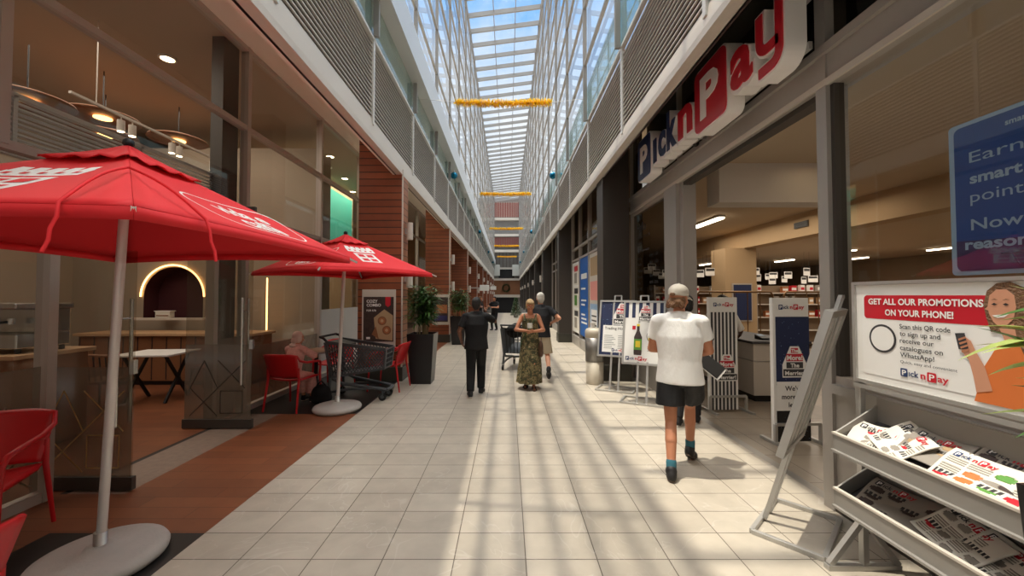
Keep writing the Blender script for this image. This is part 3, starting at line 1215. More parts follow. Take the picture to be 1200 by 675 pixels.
# strip lights & downlights
st = thing('strip_light', 'lit linear ceiling light inside the supermarket above the striped stand', 'light', (5.2, 10.5, 3.53), 0, 'supermarket strip lights')
q = MB()
q.box(-.07, .07, -1.0, 1.0, -.02, .04, 'lamp_cool')
q.build('tube', st)
q = MB()
q.box(-.09, .09, -1.02, 1.02, .02, .05, 'white')
q.build('housing', st)
for i, (x, y) in enumerate(((9.0, 15.5), (9.6, 19), (11.5, 13.5), (12.0, 17), (14, 12.5), (14.2, 16))):
    s2 = dup(st, (x, y, 3.14), 0, 'lit linear ceiling light over the far supermarket aisles')
    s2.scale = (.7, .55, 1)
    s2['group'] = 'aisle strip lights'
dn = thing('downlight', 'round lit ceiling downlight just inside the supermarket entrance', 'downlight', (4.4, 5.3, 3.59), 0, 'supermarket downlights')
q = MB()
q.cyl((0, 0, -.012), (0, 0, .01), .085, 'lamp_on', n=20)
q.build('lens', dn)
q = MB()
q.lathe([(.085, -.015), (.11, -.012), (.11, .01), (.085, .01)], (0, 0, 0), 'white', 20, caps=False)
q.build('trim_ring', dn)
for x, y, t_ in ((4.6, 3.0, 'behind the near shop window beside the blue poster'), (5.9, 3.4, 'deeper behind the near shop window'), (6.1, 2.2, 'deep behind the blue window poster'), (3.9, 1.9, 'over the newspaper rack behind the window')):
    dup(dn, (x, y, 3.59), 0, 'round lit ceiling downlight ' + t_)
# cafe downlights
for x, y, z, t_, gname in ((-5.0, 5.68, 5.13, 'in the cafe ceiling above the terrace umbrella', None), (-4.45, 9.75, 5.13, 'nearest of four in the shop with the teal wall', 1), (-4.9, 10.6, 5.13, 'second of four in the shop with the teal wall', 1),
                    (-4.85, 11.6, 5.13, 'third of four in the shop with the teal wall', 1), (-5.2, 13.1, 5.13, 'farthest of four in the shop with the teal wall', 1), (-5.1, 9.45, 5.13, 'alone beside the grey column, behind the upper glass', None)):
    d_ = dup(dn, (x, y, z), 0, 'round lit ceiling downlight ' + t_)
    d_['group'] = 'downlights of the teal shop' if gname else 'cafe downlights'
# ================================================================== THE CAFE TERRACE


def umbrella(name, label, loc, rz, half, zc, za, lean, group, tips=(1, 1, 1, 1)):
    o = thing(name, label, 'umbrella', loc, rz, group)
    q = MB()
    q.lathe([(.02, 0), (.30, 0), (.325, .02), (.33, .045), (.315, .07), (.26, .085), (.09, .092), (.07, .12), (.05, .125), (.02, .125)], (0, 0, 0), 'concrete', 40)
    q.build('base', o)
    q = MB()
    q.lathe([(.06, .09), (.06, .10), (.034, .105), (.034, .2), (.03, .2)], (0, 0, 0), 'chrome_dull', 20)
    q.build('collar', o)
    top = Vector((lean[0], lean[1], za - .03))
    q = MB()
    q.cyl((0, 0, .08), top * ((za - .03) / (za - .03)), .025, 'pole', n=20)
    q.build('pole', o)
    ax = Vector((lean[0], lean[1], 0))
    C = [Vector((i * half, j * half, zc)) + ax for i, j in ((-1, -1), (1, -1), (1, 1), (-1, 1))]
    A = Vector((0, 0, za)) + ax
    # canopy: four sagging panels with a short valance
    q = MB()

    def panel_fn(k):
        P0, P1 = C[k], C[(k + 1) % 4]

        def fn(u, v):
            e = P0.lerp(P1, u)
            mid = 1 - (2 * u - 1) ** 2
            e = e + (A - e) * (.045 * mid)
            p = A.lerp(e, max(v, .05))
            p.z -= .03 * math.sin(PI * v) * mid
            return p
        return fn

    for k in range(4):
        fn = panel_fn(k)
        q.grid(fn, 14, 12, 'red')
        q.grid(lambda u, v, fn=fn: fn(u, 1) + Vector((0, 0, -.05 * v)), 14, 1, 'red')
    cv = q.build('canopy', o)
    sl = cv.modifiers.new('s', 'SOLIDIFY')
    sl.thickness = .004
    # vent cap
    q = MB()
    for k in range(4):
        P0, P1 = A.lerp(C[k], .26) + Vector((0, 0, .022)), A.lerp(C[(k + 1) % 4], .26) + Vector((0, 0, .022))
        q.grid(lambda u, v, P0=P0, P1=P1: (A + Vector((0, 0, .035))).lerp(P0.lerp(P1, u), max(v, .04)) + Vector((0, 0, -.012 * math.sin(PI * v) + (.012 * math.sin(u * 21) * v))), 12, 4, 'red')
    vc = q.build('vent_cap', o)
    vc.modifiers.new('s', 'SOLIDIFY').thickness = .004
    q = MB()
    q.lathe([(.02, 0), (.03, .01), (.028, .035), (.012, .05)], A + Vector((0, 0, .028)), 'black', 14)
    q.build('finial', o)
    # ribs from hub to corners and to mid sides, with tips
    for k in range(4):
        q = MB()
        e = C[k] + (C[k] - A).normalized() * .07
        q.bar(A.lerp(C[k], .03) + Vector((0, 0, -.03)), C[k] + Vector((0, 0, -.012)), .016, .022, 'pole')
        if tips[k]:
            q.bar(C[k] + Vector((0, 0, -.012)), e + Vector((0, 0, -.012)), .014, .016, 'pole')
        q.build('rib', o)
    q = MB()
    q.cyl(Vector((ax.x * .95, ax.y * .8, za - .16)), Vector((ax.x * .95, ax.y * .8, za - .06)), .045, 'pole', n=18)
    q.build('hub', o)

    # prints follow the sagging panels: x along the edge, y from the edge up to the apex
    def lay(tmp, k):
        P0, P1 = C[k], C[(k + 1) % 4]
        m = (P0 + P1) / 2
        ln, wd = (A - m).length, (P1 - P0).length
        nz = (P1 - P0).cross(A - m).normalized()
        if nz.z < 0:
            nz = -nz
        for i, (x, y, z) in enumerate(tmp.v):
            v = 1 - y / ln
            tmp.v[i] = tuple(panel_fn(k)(.5 + x / (wd * v), v) + nz * (.005 + z))
        return tmp

    I4 = Matrix.Identity(4)

    def crest(k, s_, yo):
        q = MB()
        T = Matrix.Translation((0, yo, 0))
        for i in range(6):
            x0 = (-.2 + i * .4 / 6) * s_
            q.rect(x0, x0 + .4 / 6 * s_, 0, .17 * s_, T, 0, 'white_print')
            q.rect(x0, x0 + .4 / 6 * s_, .17 * s_, .34 * s_, T, 0, 'white_print')
        for i, j in ((-1, 0), (1, 0), (-1, 1), (1, 1)):
            cx, cy = i * .085 * s_, (.09 + j * .16) * s_
            q.rect(cx - .06 * s_, cx + .06 * s_, cy - .05 * s_, cy + .05 * s_, T, .003, 'red')
        for i in range(6):
            x0 = (-.27 + i * .09) * s_
            q.rect(x0, x0 + .09 * s_, .38 * s_, .5 * s_, T, 0, 'white_print')
        for i in range(5):
            cx = (-2 + i) * .105 * s_
            q.flat([(cx - .05 * s_, .5 * s_), (cx + .05 * s_, .5 * s_), (cx + .035 * s_, .57 * s_), (cx - .035 * s_, .57 * s_)], T, 0, 'white_print')
            q.rect(cx - .02 * s_, cx + .02 * s_, .42 * s_, .46 * s_, T, .003, 'red')
        lay(q, k).build('crest_print', cv)

    def dense(pts, n=8):
        out = []
        for i in range(len(pts)):
            p, r = pts[i], pts[(i + 1) % len(pts)]
            m = n if math.hypot(r[0] - p[0], r[1] - p[1]) > .1 else 1
            out += [(p[0] + (r[0] - p[0]) * t / m, p[1] + (r[1] - p[1]) * t / m) for t in range(m)]
        return out

    def wordmark(k):
        q = MB()
        T = Matrix.Translation((.16, .11, 0))
        a = dense(rrect(-.46, .46, 0, .46, .16, 6))
        n = len(a)
        cx, cy = 0, .23
        c_ = [(x * .97, (y - cy) * .945 + cy) for x, y in a]
        q.add([T @ Vector((x, y, 0)) for x, y in a + c_], [(i, (i + 1) % n, (i + 1) % n + n, i + n) for i in range(n)], 'white_print')
        q.text('vida e', .15, T @ Matrix.Translation((0, .25, 0)), 'white_print', align='CENTER', bold=.03)
        q.text('caffè', .17, T @ Matrix.Translation((0, .055, 0)), 'white_print', align='CENTER', bold=.03)
        lay(q, k).build('wordmark_print', cv)
    return o, crest, wordmark, C, A, cv


u1, crest, wordm, C, A, cv = umbrella('parasol', 'large red square cafe parasol nearest the camera with a white oval wordmark', (-2.50, 2.45, 0), 0, 1.0, 1.98, 2.56, (.11, 0), 'red cafe parasols', (1, 0, 1, 1))
crest(0, .9, .22)
wordm(1)
# tie straps running from the hip seam down over the two near edges
for e_ in (Vector((.83, -1.0, 1.985)), Vector((1.118, -.66, 1.985))):
    out = Vector((0, -.012, 0)) if e_.y < -.9 else Vector((.012, 0, 0))
    n0 = Vector((.63, -.53, 2.27))
    q = MB()
    run = [n0.lerp(e_, t) + Vector((0, 0, .012 + .03 * math.sin(PI * t))) for t in [i / 8 for i in range(9)]]
    run += [e_ + out * k + Vector((.004 * (k % 2), .004 * (k % 2), -.045 * k)) for k in (1, 2, 3, 4)]
    q.sweep(run, .007, 'red', 6)
    q.build('tie_strap', u1)
u2, crest, wordm, C, A, cv = umbrella('parasol', 'smaller-looking red cafe parasol with a white crest, over the shopping trolley', (-2.45, 5.69, 0), R(-35), .90, 1.98, 2.53, (-.061, .14), 'red cafe parasols')
crest(1, .85, .24)
wordm(0)


# armchairs
def chair_parts(o, h=.82):
    q = MB()
    q.grid(lambda u, v: Vector(((u - .5) * (.46 + .03 * v), -.21 + .43 * v, .45 - .02 * math.sin(PI * u) + (.018 if v < .05 else 0))), 10, 10, 'red_plastic')
    s_ = q.build('seat', o)
    s_.modifiers.new('s', 'SOLIDIFY').thickness = .022
    q = MB()

    def bk(u, v):
        x = (u - .5) * (.46 + .06 * v)
        return Vector((x, -.22 - .10 * v - .06 * (1 - (2 * u - 1) ** 2) * (.4 + .6 * v), .47 + (h - .47) * v * (1 - .06 * (2 * u - 1) ** 4)))
    q.grid(bk, 14, 10, 'red_plastic')
    s_ = q.build('backrest', o)
    s_.modifiers.new('s', 'SOLIDIFY').thickness = .018
    for i in (-1, 1):
        q = MB()
        q.sweep([(i * .25, -.31, h - .02), (i * .27, -.26, h - .10), (i * .275, -.12, .68), (i * .275, .10, .665), (i * .27, .2, .65), (i * .262, .225, .60)], [.014, .016, .018, .018, .018, .016], 'red_plastic', 8)
        q.build('arm', o)
        q = MB()
        q.sweep([(i * .262, .225, .61), (i * .25, .23, .45), (i * .262, .26, .0)], [.015, .018, .013], 'red_plastic', 8)
        q.build('leg', o)
        q = MB()
        q.sweep([(i * .24, -.25, .62), (i * .24, -.24, .45), (i * .26, -.31, .0)], [.015, .018, .013], 'red_plastic', 8)
        q.build('leg', o)


ch = thing('armchair', 'red plastic armchair with the person in a pale headscarf', 'chair', (-3.16, 5.86, 0), R(-8), 'red cafe armchairs')
chair_parts(ch)
dup(ch, (-3.16, 7.16, 0), R(178), 'red plastic armchair across the small table from the seated person')
dup(ch, (-2.12, 7.0, 0), R(84), 'red plastic armchair between the shopping trolley and the black planter')
dup(ch, (-3.42, 2.52, 0), R(205), 'dark red armchair in the shade behind the near parasol pole')
dup(ch, (-2.17, 1.27, 0), R(92), 'red armchair cut off by the picture corner, in front of the darker red armchair')


def cafe_table(label, loc, group):
    o = thing('cafe_table', label, 'table', loc, 0, group)
    q = MB()
    q.lathe([(.02, .715), (.31, .715), (.32, .72), (.32, .735), (.31, .74), (.02, .74)], (0, 0, 0), 'wood_mid', 36)
    q.build('tabletop', o)
    q = MB()
    q.lathe([(.322, .712), (.326, .715), (.326, .738), (.322, .741)], (0, 0, 0), 'chrome_dull', 36, caps=False)
    q.build('edge_band', o)
    q = MB()
    q.cyl((0, 0, .03), (0, 0, .715), .03, 'black', n=16)
    q.build('column', o)
    q = MB()
    q.lathe([(.02, 0), (.22, 0), (.22, .012), (.05, .035), (.03, .05)], (0, 0, 0), 'black', 28)
    q.build('base', o)
    return o


cafe_table('round cafe table in front of the seated person behind the trolley', (-3.18, 6.55, 0), None)


# tapered black planters
def leaf_at(q, p, d, ln, wd, mat, droop=.3, n=4):
    """one curved lance-shaped leaf with a folded midrib"""
    d = Vector(d).normalized()
    u = Z3 if abs(d.z) < .9 else Vector((1, 0, 0))
    x = d.cross(u).normalized()
    up = x.cross(d)
    vs = []
    for i in range(n + 1):
        t = i / n
        c = p + d * ln * t - Vector((0, 0, droop * ln * t * t))
        w_ = wd * math.sin(PI * min(1, .12 + .88 * t)) * .5 * (1.2 - .4 * t)
        if i == n:
            w_ = 0.0008
        vs += [c - x * w_ + up * w_ * .35, c, c + x * w_ + up * w_ * .35]
    fs = []
    for i in range(n):
        a = i * 3
        fs += [(a, a + 1, a + 4, a + 3), (a + 1, a + 2, a + 5, a + 4)]
    q.add(vs, fs, mat, True)


def planter(label, loc, h, wt, wb):
    o = thing('planter', label, 'planter', loc, 0, 'black tapered planters')
    q = MB()
    a, c_ = wt / 2, wb / 2
    sq = lambda s_, z: [(-s_, -s_, z), (s_, -s_, z), (s_, s_, z), (-s_, s_, z)]
    q.ring_loft([sq(c_, 0), sq(a, h), sq(a - .025, h), sq(a - .035, h - .07)], 'black_gloss', smooth=False, cap1=False)
    q.build('pot', o, .004)
    q = MB()
    q.add(sq(a - .03, h - .06), [(0, 1, 2, 3)], 'soil')
    q.build('soil', o)
    return o


def bamboo(label, loc, h, rad, nl, seed):
    rnd = random.Random(seed)
    o = thing('bamboo_plant', label, 'plant', loc, 0, 'leafy cane plants in the planters')
    q = MB()
    f = MB()
    for i in range(16):
        a, r_ = rnd.random() * 2 * PI, rnd.random() * rad * .55
        b0 = Vector((r_ * math.cos(a), r_ * math.sin(a), 0))
        t0 = b0 * rnd.uniform(1.3, 2.2) + Vector((0, 0, h * rnd.uniform(.75, 1.0)))
        q.sweep([b0, b0.lerp(t0, .5) + Vector((rnd.uniform(-.02, .02), rnd.uniform(-.02, .02), 0)), t0], [.008, .006, .003], 'cane', 6)
        for k in range(nl // 16):
            t = rnd.uniform(.3, 1.03)
            p = b0.lerp(t0, t)
            a2 = rnd.random() * 2 * PI
            d = Vector((math.cos(a2), math.sin(a2), rnd.uniform(-.2, .7)))
            p = p + d * rnd.uniform(0, .12) * (1 if t > .4 else .4)
            leaf_at(f, p, d, rnd.uniform(.13, .23), rnd.uniform(.032, .048), rnd.choice(['leaf', 'leaf', 'leaf_dark']), rnd.uniform(.1, .5), 3)
    q.build('canes', o)
    f.build('foliage', o)
    return o


planter('black tapered square planter beside the poster pillar and red armchair', (-1.62, 7.52, 0), .93, .50, .38)
bamboo('tall leafy green cane plant in the planter beside the red armchair', (-1.62, 7.52, .87), .92, .30, 1000, 3)
planter('black tapered square planter farther along, by the second timber pillar', (-1.66, 13.3, 0), .95, .52, .40)
bamboo('tall leafy green cane plant in the farther planter by the second pillar', (-1.66, 13.3, .89), .92, .30, 800, 5)

# framed posters on the timber pillars
o = thing('framed_poster', 'framed brown combo-meal poster on the first timber pillar', 'poster', (-2.48, 7.58, 0.62))
q = MB()
q.box(-.32, .32, -.03, .015, 0, 1.14, 'fascia')
q.build('frame', o, .004)
T = frame((-.29, -.033, .14), (1, 0, 0), (0, 0, 1))
q = MB()
q.rect(0, .58, 0, .86, T, 0, 'food_dark')
q.flat([(.24, .06), (.56, .02), (.57, .5), (.40, .62), (.2, .46)], T, .002, 'beige_wall')
for cx, cy in ((.36, .40), (.45, .22)):
    q.flat([(cx + .085 * math.cos(a), cy + .085 * math.sin(a)) for a in [2 * PI * i / 24 for i in range(24)]], T, .004, 'wood_mid')
    q.flat([(cx + .06 * math.cos(a), cy + .06 * math.sin(a)) for a in [2 * PI * i / 24 for i in range(24)]], T, .006, 'food')
    q.flat([(cx + .03 * math.cos(a), cy + .03 * math.sin(a)) for a in [2 * PI * i / 24 for i in range(24)]], T, .008, 'wood_pale')
q.flat([(.16, .14), (.3, .05), (.24, .3)], T, .003, 'wood_mid')
q.flat([(.42, .86), (.52, .86), (.52, .70), (.47, .66), (.42, .70)], T, .003, 'pnp_red')
q.text('COZY', .055, T @ Matrix.Translation((.06, .75, 0)), 'white_print', .004, bold=.03)
q.text('COMBO', .055, T @ Matrix.Translation((.06, .675, 0)), 'white_print', .004, bold=.03)
q.text('FOR R78', .036, T @ Matrix.Translation((.06, .58, 0)), 'white_print', .004, bold=.02)
q.rect(.06, .13, .05, .09, T, .003, 'white_print')
q.build('print', o)
o = thing('framed_poster', 'small framed food poster on the second timber pillar', 'poster', (-2.34, 13.78, 0.62))
q = MB()
q.box(-.30, .30, -.03, .015, 0, 1.06, 'fascia')
q.build('frame', o, .004)
T = frame((-.25, -.033, .1), (1, 0, 0), (0, 0, 1))
q = MB()
q.rect(0, .5, 0, .86, T, 0, 'food_dark')
q.rect(.03, .47, .3, .6, T, .002, 'food')
q.rect(.03, .47, .05, .22, T, .002, 'violet')
q.build('print', o)

# ---- grey plastic shopping trolley under the second parasol; x = forward
def trolley(o):
    # basket: four perforated sides built as lattices
    T0, T1, B0, B1 = .98, .80, .37, .50      # rear top, front top, rear bottom, front bottom
    xr, xf, xbr, xbf = -.46, .46, -.38, .43
    wr, wf = .27, .19

    def side(s_):
        q = MB()
        y = lambda t: s_ * (wr + (wf - wr) * t)
        Pt = lambda t: Vector((xr + (xf - xr) * t, y(t), T0 - .06 + (T1 - T0 + .06) * t))
        Pb = lambda t: Vector((xbr + (xbf - xbr) * t, y(t) * .84, B0 + (B1 - B0) * t))
        q.bar(Pt(0), Pt(1), .03, .05, 'grey_plastic')
        q.bar(Pb(0), Pb(1), .025, .03, 'grey_plastic')
        q.bar(Pt(0), Pb(0), .05, .03, 'grey_plastic', up=(1, 0, 0))
        q.bar(Pt(1), Pb(1), .05, .03, 'grey_plastic', up=(1, 0, 0))
        n = 17
        P = lambda u, v: Pb(u).lerp(Pt(u), v)
        for i in range(-6, n):
            for dr in (1, -1):
                u0, v0, u1, v1 = i / n, 0.0, (i + 6) / n, 1.0
                if dr < 0:
                    u0, u1 = u1, u0
                a = (u0, v0)
                c_ = (u1, v1)
                # clip to 0..1 in u
                du = c_[0] - a[0]
                ts = sorted([(0 - a[0]) / du, (1 - a[0]) / du])
                t0, t1 = max(0, ts[0]), min(1, ts[1])
                if t1 - t0 > .05:
                    q.bar(P(a[0] + du * t0, t0), P(a[0] + du * t1, t1), .008, .014, 'grey_plastic', up=(0, 1, 0))
        q.build('basket_side', o)
    side(1)
    side(-1)
    q = MB()
    q.hexa([(xbr, -wr * .84, B0), (xbf, -wf * .84, B1), (xbf, wf * .84, B1), (xbr, wr * .84, B0)], [(xbr, -wr * .84, B0 + .02), (xbf, -wf * .84, B1 + .02), (xbf, wf * .84, B1 + .02), (xbr, wr * .84, B0 + .02)], 'grey_plastic')
    q.build('basket_floor', o)
    q = MB()
    for k in range(7):
        t = k / 6
        q.bar((xf, -wf + 2 * wf * t, T1), (xbf, (-wf + 2 * wf * t) * .84, B1), .014, .014, 'grey_plastic', up=(0, 1, 0))
    for k in range(5):
        t = k / 4
        q.bar((xf + (xbf - xf) * t, -wf * (1 - .16 * t), T1 + (B1 - T1) * t), (xf + (xbf - xf) * t, wf * (1 - .16 * t), T1 + (B1 - T1) * t), .014, .02, 'grey_plastic')
    q.build('basket_front', o)
    q = MB()
    for k in range(7):
        t = k / 6
        q.bar((xr, -wr + 2 * wr * t, T0 - .06), (xbr, (-wr + 2 * wr * t) * .84, B0), .014, .014, 'black', up=(0, 1, 0))
    q.hexa([(xr + .03, -.2, T0 - .08), (xr + .3, -.17, T0 - .14), (xr + .3, .17, T0 - .14), (xr + .03, .2, T0 - .08)], [(xr + .03, -.2, T0 - .05), (xr + .3, -.17, T0 - .11), (xr + .3, .17, T0 - .11), (xr + .03, .2, T0 - .05)], 'black')
    q.build('child_seat', o)
    q = MB()
    q.cyl((xr - .09, -.26, T0 + .02), (xr - .09, .26, T0 + .02), .018, 'black', n=12)
    for s_ in (-1, 1):
        q.sweep([(xr - .09, s_ * .26, T0 + .02), (xr - .03, s_ * .268, T0 + .0), (xr + .04, s_ * .262, T0 - .07)], .02, 'black', 8)
    q.build('handle', o)
    q = MB()
    for s_ in (-1, 1):
        q.sweep([(xbr - .02, s_ * .22, B0 + .1), (xbr - .02, s_ * .235, .22), (-.40, s_ * .245, .15)], .024, 'grey_plastic', 8)
        q.sweep([(xbr + .02, s_ * .22, B0 - .02), (-.2, s_ * .23, .28), (.30, s_ * .17, .20), (.46, s_ * .15, .17)], .026, 'grey_plastic', 8)
        q.sweep([(-.40, s_ * .245, .15), (-.1, s_ * .22, .19), (.30, s_ * .17, .20)], .02, 'grey_plastic', 8)
    q.sweep([(.46, -.15, .17), (.49, 0, .17), (.46, .15, .17)], .026, 'grey_plastic', 8)
    q.build('chassis', o)
    for x, y in ((-.40, -.245), (-.40, .245), (.42, -.15), (.42, .15)):
        q = MB()
        q.cyl((x - .02, y - .016, .062), (x - .02, y + .016, .062), .062, 'rubber', n=22)
        q.cyl((x - .02, y - .018, .062), (x - .02, y + .018, .062), .03, 'grey_plastic', n=16)
        wh = q.build('wheel', o)
        q = MB()
        for s_ in (-1, 1):
            q.bar((x - .02, y + s_ * .024, .055), (x, y + s_ * .024, .15), .02, .006, 'grey_plastic', up=(0, 1, 0))
        q.box(x - .03, x + .02, y - .028, y + .028, .135, .155, 'grey_plastic')
        q.build('fork', wh)


t1 = thing('shopping_trolley', 'empty grey plastic shopping trolley parked by the second parasol', 'trolley', (-2.36, 6.36, 0), R(-2), 'shopping trolleys')
trolley(t1)
t2 = dup(t1, (.22, 9.05, 0), R(78), 'grey shopping trolley pushed by the white-haired man behind the woman')
# dark bag on the pushed trolley
q = MB()
q.ell((0, 0, .12), (.2, .17, .16), 'cloth_black', 18, 10)
q.ell((.03, .04, .22), (.1, .09, .08), 'cloth_black', 14, 8)
bg_ = q.build('shopping_bag')
bg_.location = (.16, 8.95, .72)
tag(bg_, 'dark bulging bag lying on top of the pushed trolley', 'bag')

# ---- cafe interior seen through the glass
o = thing('cafe_counter', 'pale-topped wooden cafe counter under the dark arched niche', 'counter', (-6.2, 7.55, 0))
q = MB()
q.box(-1.7, 1.5, -.3, .3, .08, .9, 'wood_mid')
for i in range(12):
    q.box(-1.68 + i * .266, -1.675 + i * .266 + .01, -.31, -.3, .1, .88, 'food_dark')
q.box(-1.66, 1.46, -.26, .3, 0, .08, 'black')
q.build('body', o)
q = MB()
q.box(-1.75, 1.55, -.36, .34, .9, .95, 'wood_pale')
q.build('worktop', o, .006)
q = MB()
q.box(-1.4, .2, .18, .34, 1.16, 1.2, 'fascia')
q.build('ledge', o)
o = thing('menu_box', 'white paper box standing on the ledge inside the arched niche', 'box', (-6.95, 8.0, 1.2))
q = MB()
q.box(-.17, .12, -.06, .06, 0, .12, 'paper')
q.box(-.15, .10, -.065, -.06, .03, .05, 'wood_mid')
q.box(-.19, .14, -.07, .07, .12, .135, 'white')
q.build('carton', o)
# second counter nearer, behind the left leaf, with coffee machine
o = thing('service_counter', 'long timber service counter behind the open glass door leaf', 'counter', (-5.15, 4.3, 0))
q = MB()
q.box(-2.6, .2, -.35, .35, .06, 1.0, 'wood_mid')
q.box(-2.55, .15, -.3, .3, 0, .06, 'black')
q.build('body', o)
q = MB()
q.box(-2.65, .25, -.4, .4, 1.0, 1.045, 'wood_pale')
q.build('worktop', o, .006)
o = thing('coffee_machine', 'silver coffee machine on the counter at the picture edge', 'coffee machine', (-5.42, 4.27, 1.045))
q = MB()
q.box(-.4, .4, -.25, .25, .05, .2, 'chrome')
q.box(-.4, .4, -.05, .25, .2, .46, 'chrome')
q.box(-.42, .42, -.28, .27, .46, .52, 'chrome')
q.build('body', o, .012)
for s_ in (-.2, .2):
    q = MB()
    q.cyl((s_, -.14, .3), (s_, -.14, .36), .035, 'chrome', n=16)
    q.cyl((s_, -.14, .33), (s_, -.32, .31), .014, 'black', n=10)
    q.build('portafilter', o)
q = MB()
for i in (-.36, .36):
    for j in (-.2, .2):
        q.cyl((i, j, 0), (i, j, .06), .025, 'black', n=10)
q.build('feet', o)
o = thing('dining_table', 'white-topped square table seen through the open cafe doorway', 'table', (-5.55, 6.25, 0), R(5))
q = MB()
q.box(-.42, .42, -.35, .35, .72, .75, 'white')
q.build('tabletop', o, .006)
for i in (-1, 1):
    q = MB()
    q.bar((i * .3, -.25, 0), (i * .3, .25, .72), .03, .04, 'black')
    q.bar((i * .3, .25, 0), (i * .3, -.25, .72), .03, .04, 'black')
    q.build('trestle', o)


def wood_chair(o):
    q = MB()
    q.grid(lambda u, v: Vector(((u - .5) * .42, (v - .5) * .42, .45 - .01 * math.sin(PI * u))), 4, 4, 'wood_mid')
    s_ = q.build('seat', o)
    s_.modifiers.new('s', 'SOLIDIFY').thickness = .03
    for i in (-1, 1):
        for j in (-1, 1):
            q = MB()
            q.sweep([(i * .18, j * .18, .44), (i * .2, j * .21, 0)], [.018, .013], 'black', 8)
            q.build('leg', o)
    q = MB()
    for i in range(6):
        x = -.18 + .072 * i
        q.sweep([(x, -.19, .44), (x * 1.05, -.25, .8)], .009, 'black', 6)
    q.sweep([(-.22, -.25, .8), (0, -.28, .82), (.22, -.25, .8)], .02, 'wood_mid', 8)
    q.build('backrest', o)


c0 = thing('wooden_chair', 'dark spindle-back chair beside the white table inside the cafe', 'chair', (-5.85, 5.72, 0), R(10), 'dark chairs inside the cafe')
wood_chair(c0)
dup(c0, (-5.15, 6.82, 0), R(190), 'dark spindle-back chair behind the white table inside the cafe')
# cafe track lights
o = thing('track_light', 'long ceiling track with pairs of white spotlights inside the cafe', 'light', (-5.2, 4.6, 4.05))
q = MB()
q.box(-.018, .018, 0, 2.7, 0, .03, 'fascia')
for y in (.3, 2.3):
    q.cyl((0, y, .03), (0, y, 1.09), .006, 'fascia', n=8)
q.build('track', o)
for y in (.62, .78, 1.42, 1.56, 2.25, 2.38):
    q = MB()
    q.cyl((0, y, -.05), (0, y, 0), .008, 'fascia', n=8)
    q.cyl((0, y, -.2), (0, y, -.05), .042, 'fascia', n=16)
    sp = q.build('spotlight', o)
    q = MB()
    q.cyl((0, y, -.204), (0, y, -.2), .036, 'lamp_on', n=16)
    q.build('lens', sp)
# timber disc pendants
dk = thing('disc_pendant', 'wide dark disc pendant lamp over the cafe counter, nearest of four', 'lamp', (-6.26, 6.0, 4.43), 0, 'disc pendants in the cafe')
q = MB()
q.lathe([(.02, .06), (.3, .03), (.44, -.02), (.45, -.04), (.3, -.03), (.12, -.02)], (0, 0, 0), 'wood_mid', 32)
q.build('shade', dk)
q = MB()
q.cyl((0, 0, .05), (0, 0, .69), .008, 'black', n=8)
q.build('cord', dk)
q = MB()
q.cyl((0, 0, -.05), (0, 0, -.035), .11, 'led', n=20)
q.build('bulb', dk)
for x, y, z, t_ in ((-6.2, 5.0, 4.2, 'at the picture edge'), (-7.0, 6.75, 4.46, 'set back behind the others'), (-6.1, 7.2, 4.55, 'farthest of four')):
    dup(dk, (x, y, z), 0, 'wide dark disc pendant lamp over the cafe counter, ' + t_)
# reflection of the opposite louvres, modelled as bars inside the upper cafe glass
o = thing('louvre_reflection', 'reflection of the opposite louvre screen modelled as silver slats behind the upper cafe glass above the parasol', 'grille', (-3.98, 0, 0))
q = MB()
for i in range(9):
    z = 2.86 + i * .042
    q.box(-.02, .02, 2.0, 5.3, z, z + .016, 'alu')
q.build('slats', o)
q = MB()
for y in (2.0, 3.1, 4.2, 5.28):
    q.box(-.03, .03, y, y + .03, 2.78, 3.26, 'alu')
q.box(-.03, .03, 2.0, 5.31, 3.24, 3.28, 'alu')
q.box(-.03, .03, 2.0, 5.31, 2.77, 2.82, 'alu')
q.build('frame', o)
# ================================================================== SUPERMARKET SIDE
# ---- the big projecting shop sign: text runs towards the camera (-Y), faces the arcade (-X)
SX = 2.20
o = thing('shop_sign', 'large raised navy and red shop sign lettering above the supermarket entrance', 'sign', (SX, 6.54, 3.54))
T = frame((0, 0, 0), (0, -1, 0), (0, 0, 1))
DEP = .17


def pbox(x0, x1, y0, y1, r, face, pc, ph, pw, px, py):
    q = MB()
    q.prism(rrect(x0 - .02, x1 + .02, y0 - .02, y1 + .02, r), T, -DEP, 0, 'pnp_white')
    q.prism(rrect(x0, x1, y0, y1, r * .85), T, 0, .012, face)
    l_ = q.build('letter_block', o)
    q = MB()
    q.text('P', ph, T @ Matrix.Translation((px, py, .0)), pc, .012, ext=.008, bold=.03, width=pw)
    q.build('letter', l_)


def letter(ch, x, w_, h_, y, face, kind='x'):
    q = MB()
    hh = h_
    # white body, slightly fatter, then coloured face
    q.text(ch, hh, T @ Matrix.Translation((x - .025, y - .02, -DEP)), 'pnp_white', 0, ext=DEP, bold=.065, width=w_ + .05)
    q.text(ch, hh, T @ Matrix.Translation((x, y, 0)), face, 0, ext=.012, bold=.03, width=w_)
    q.build('letter', o)


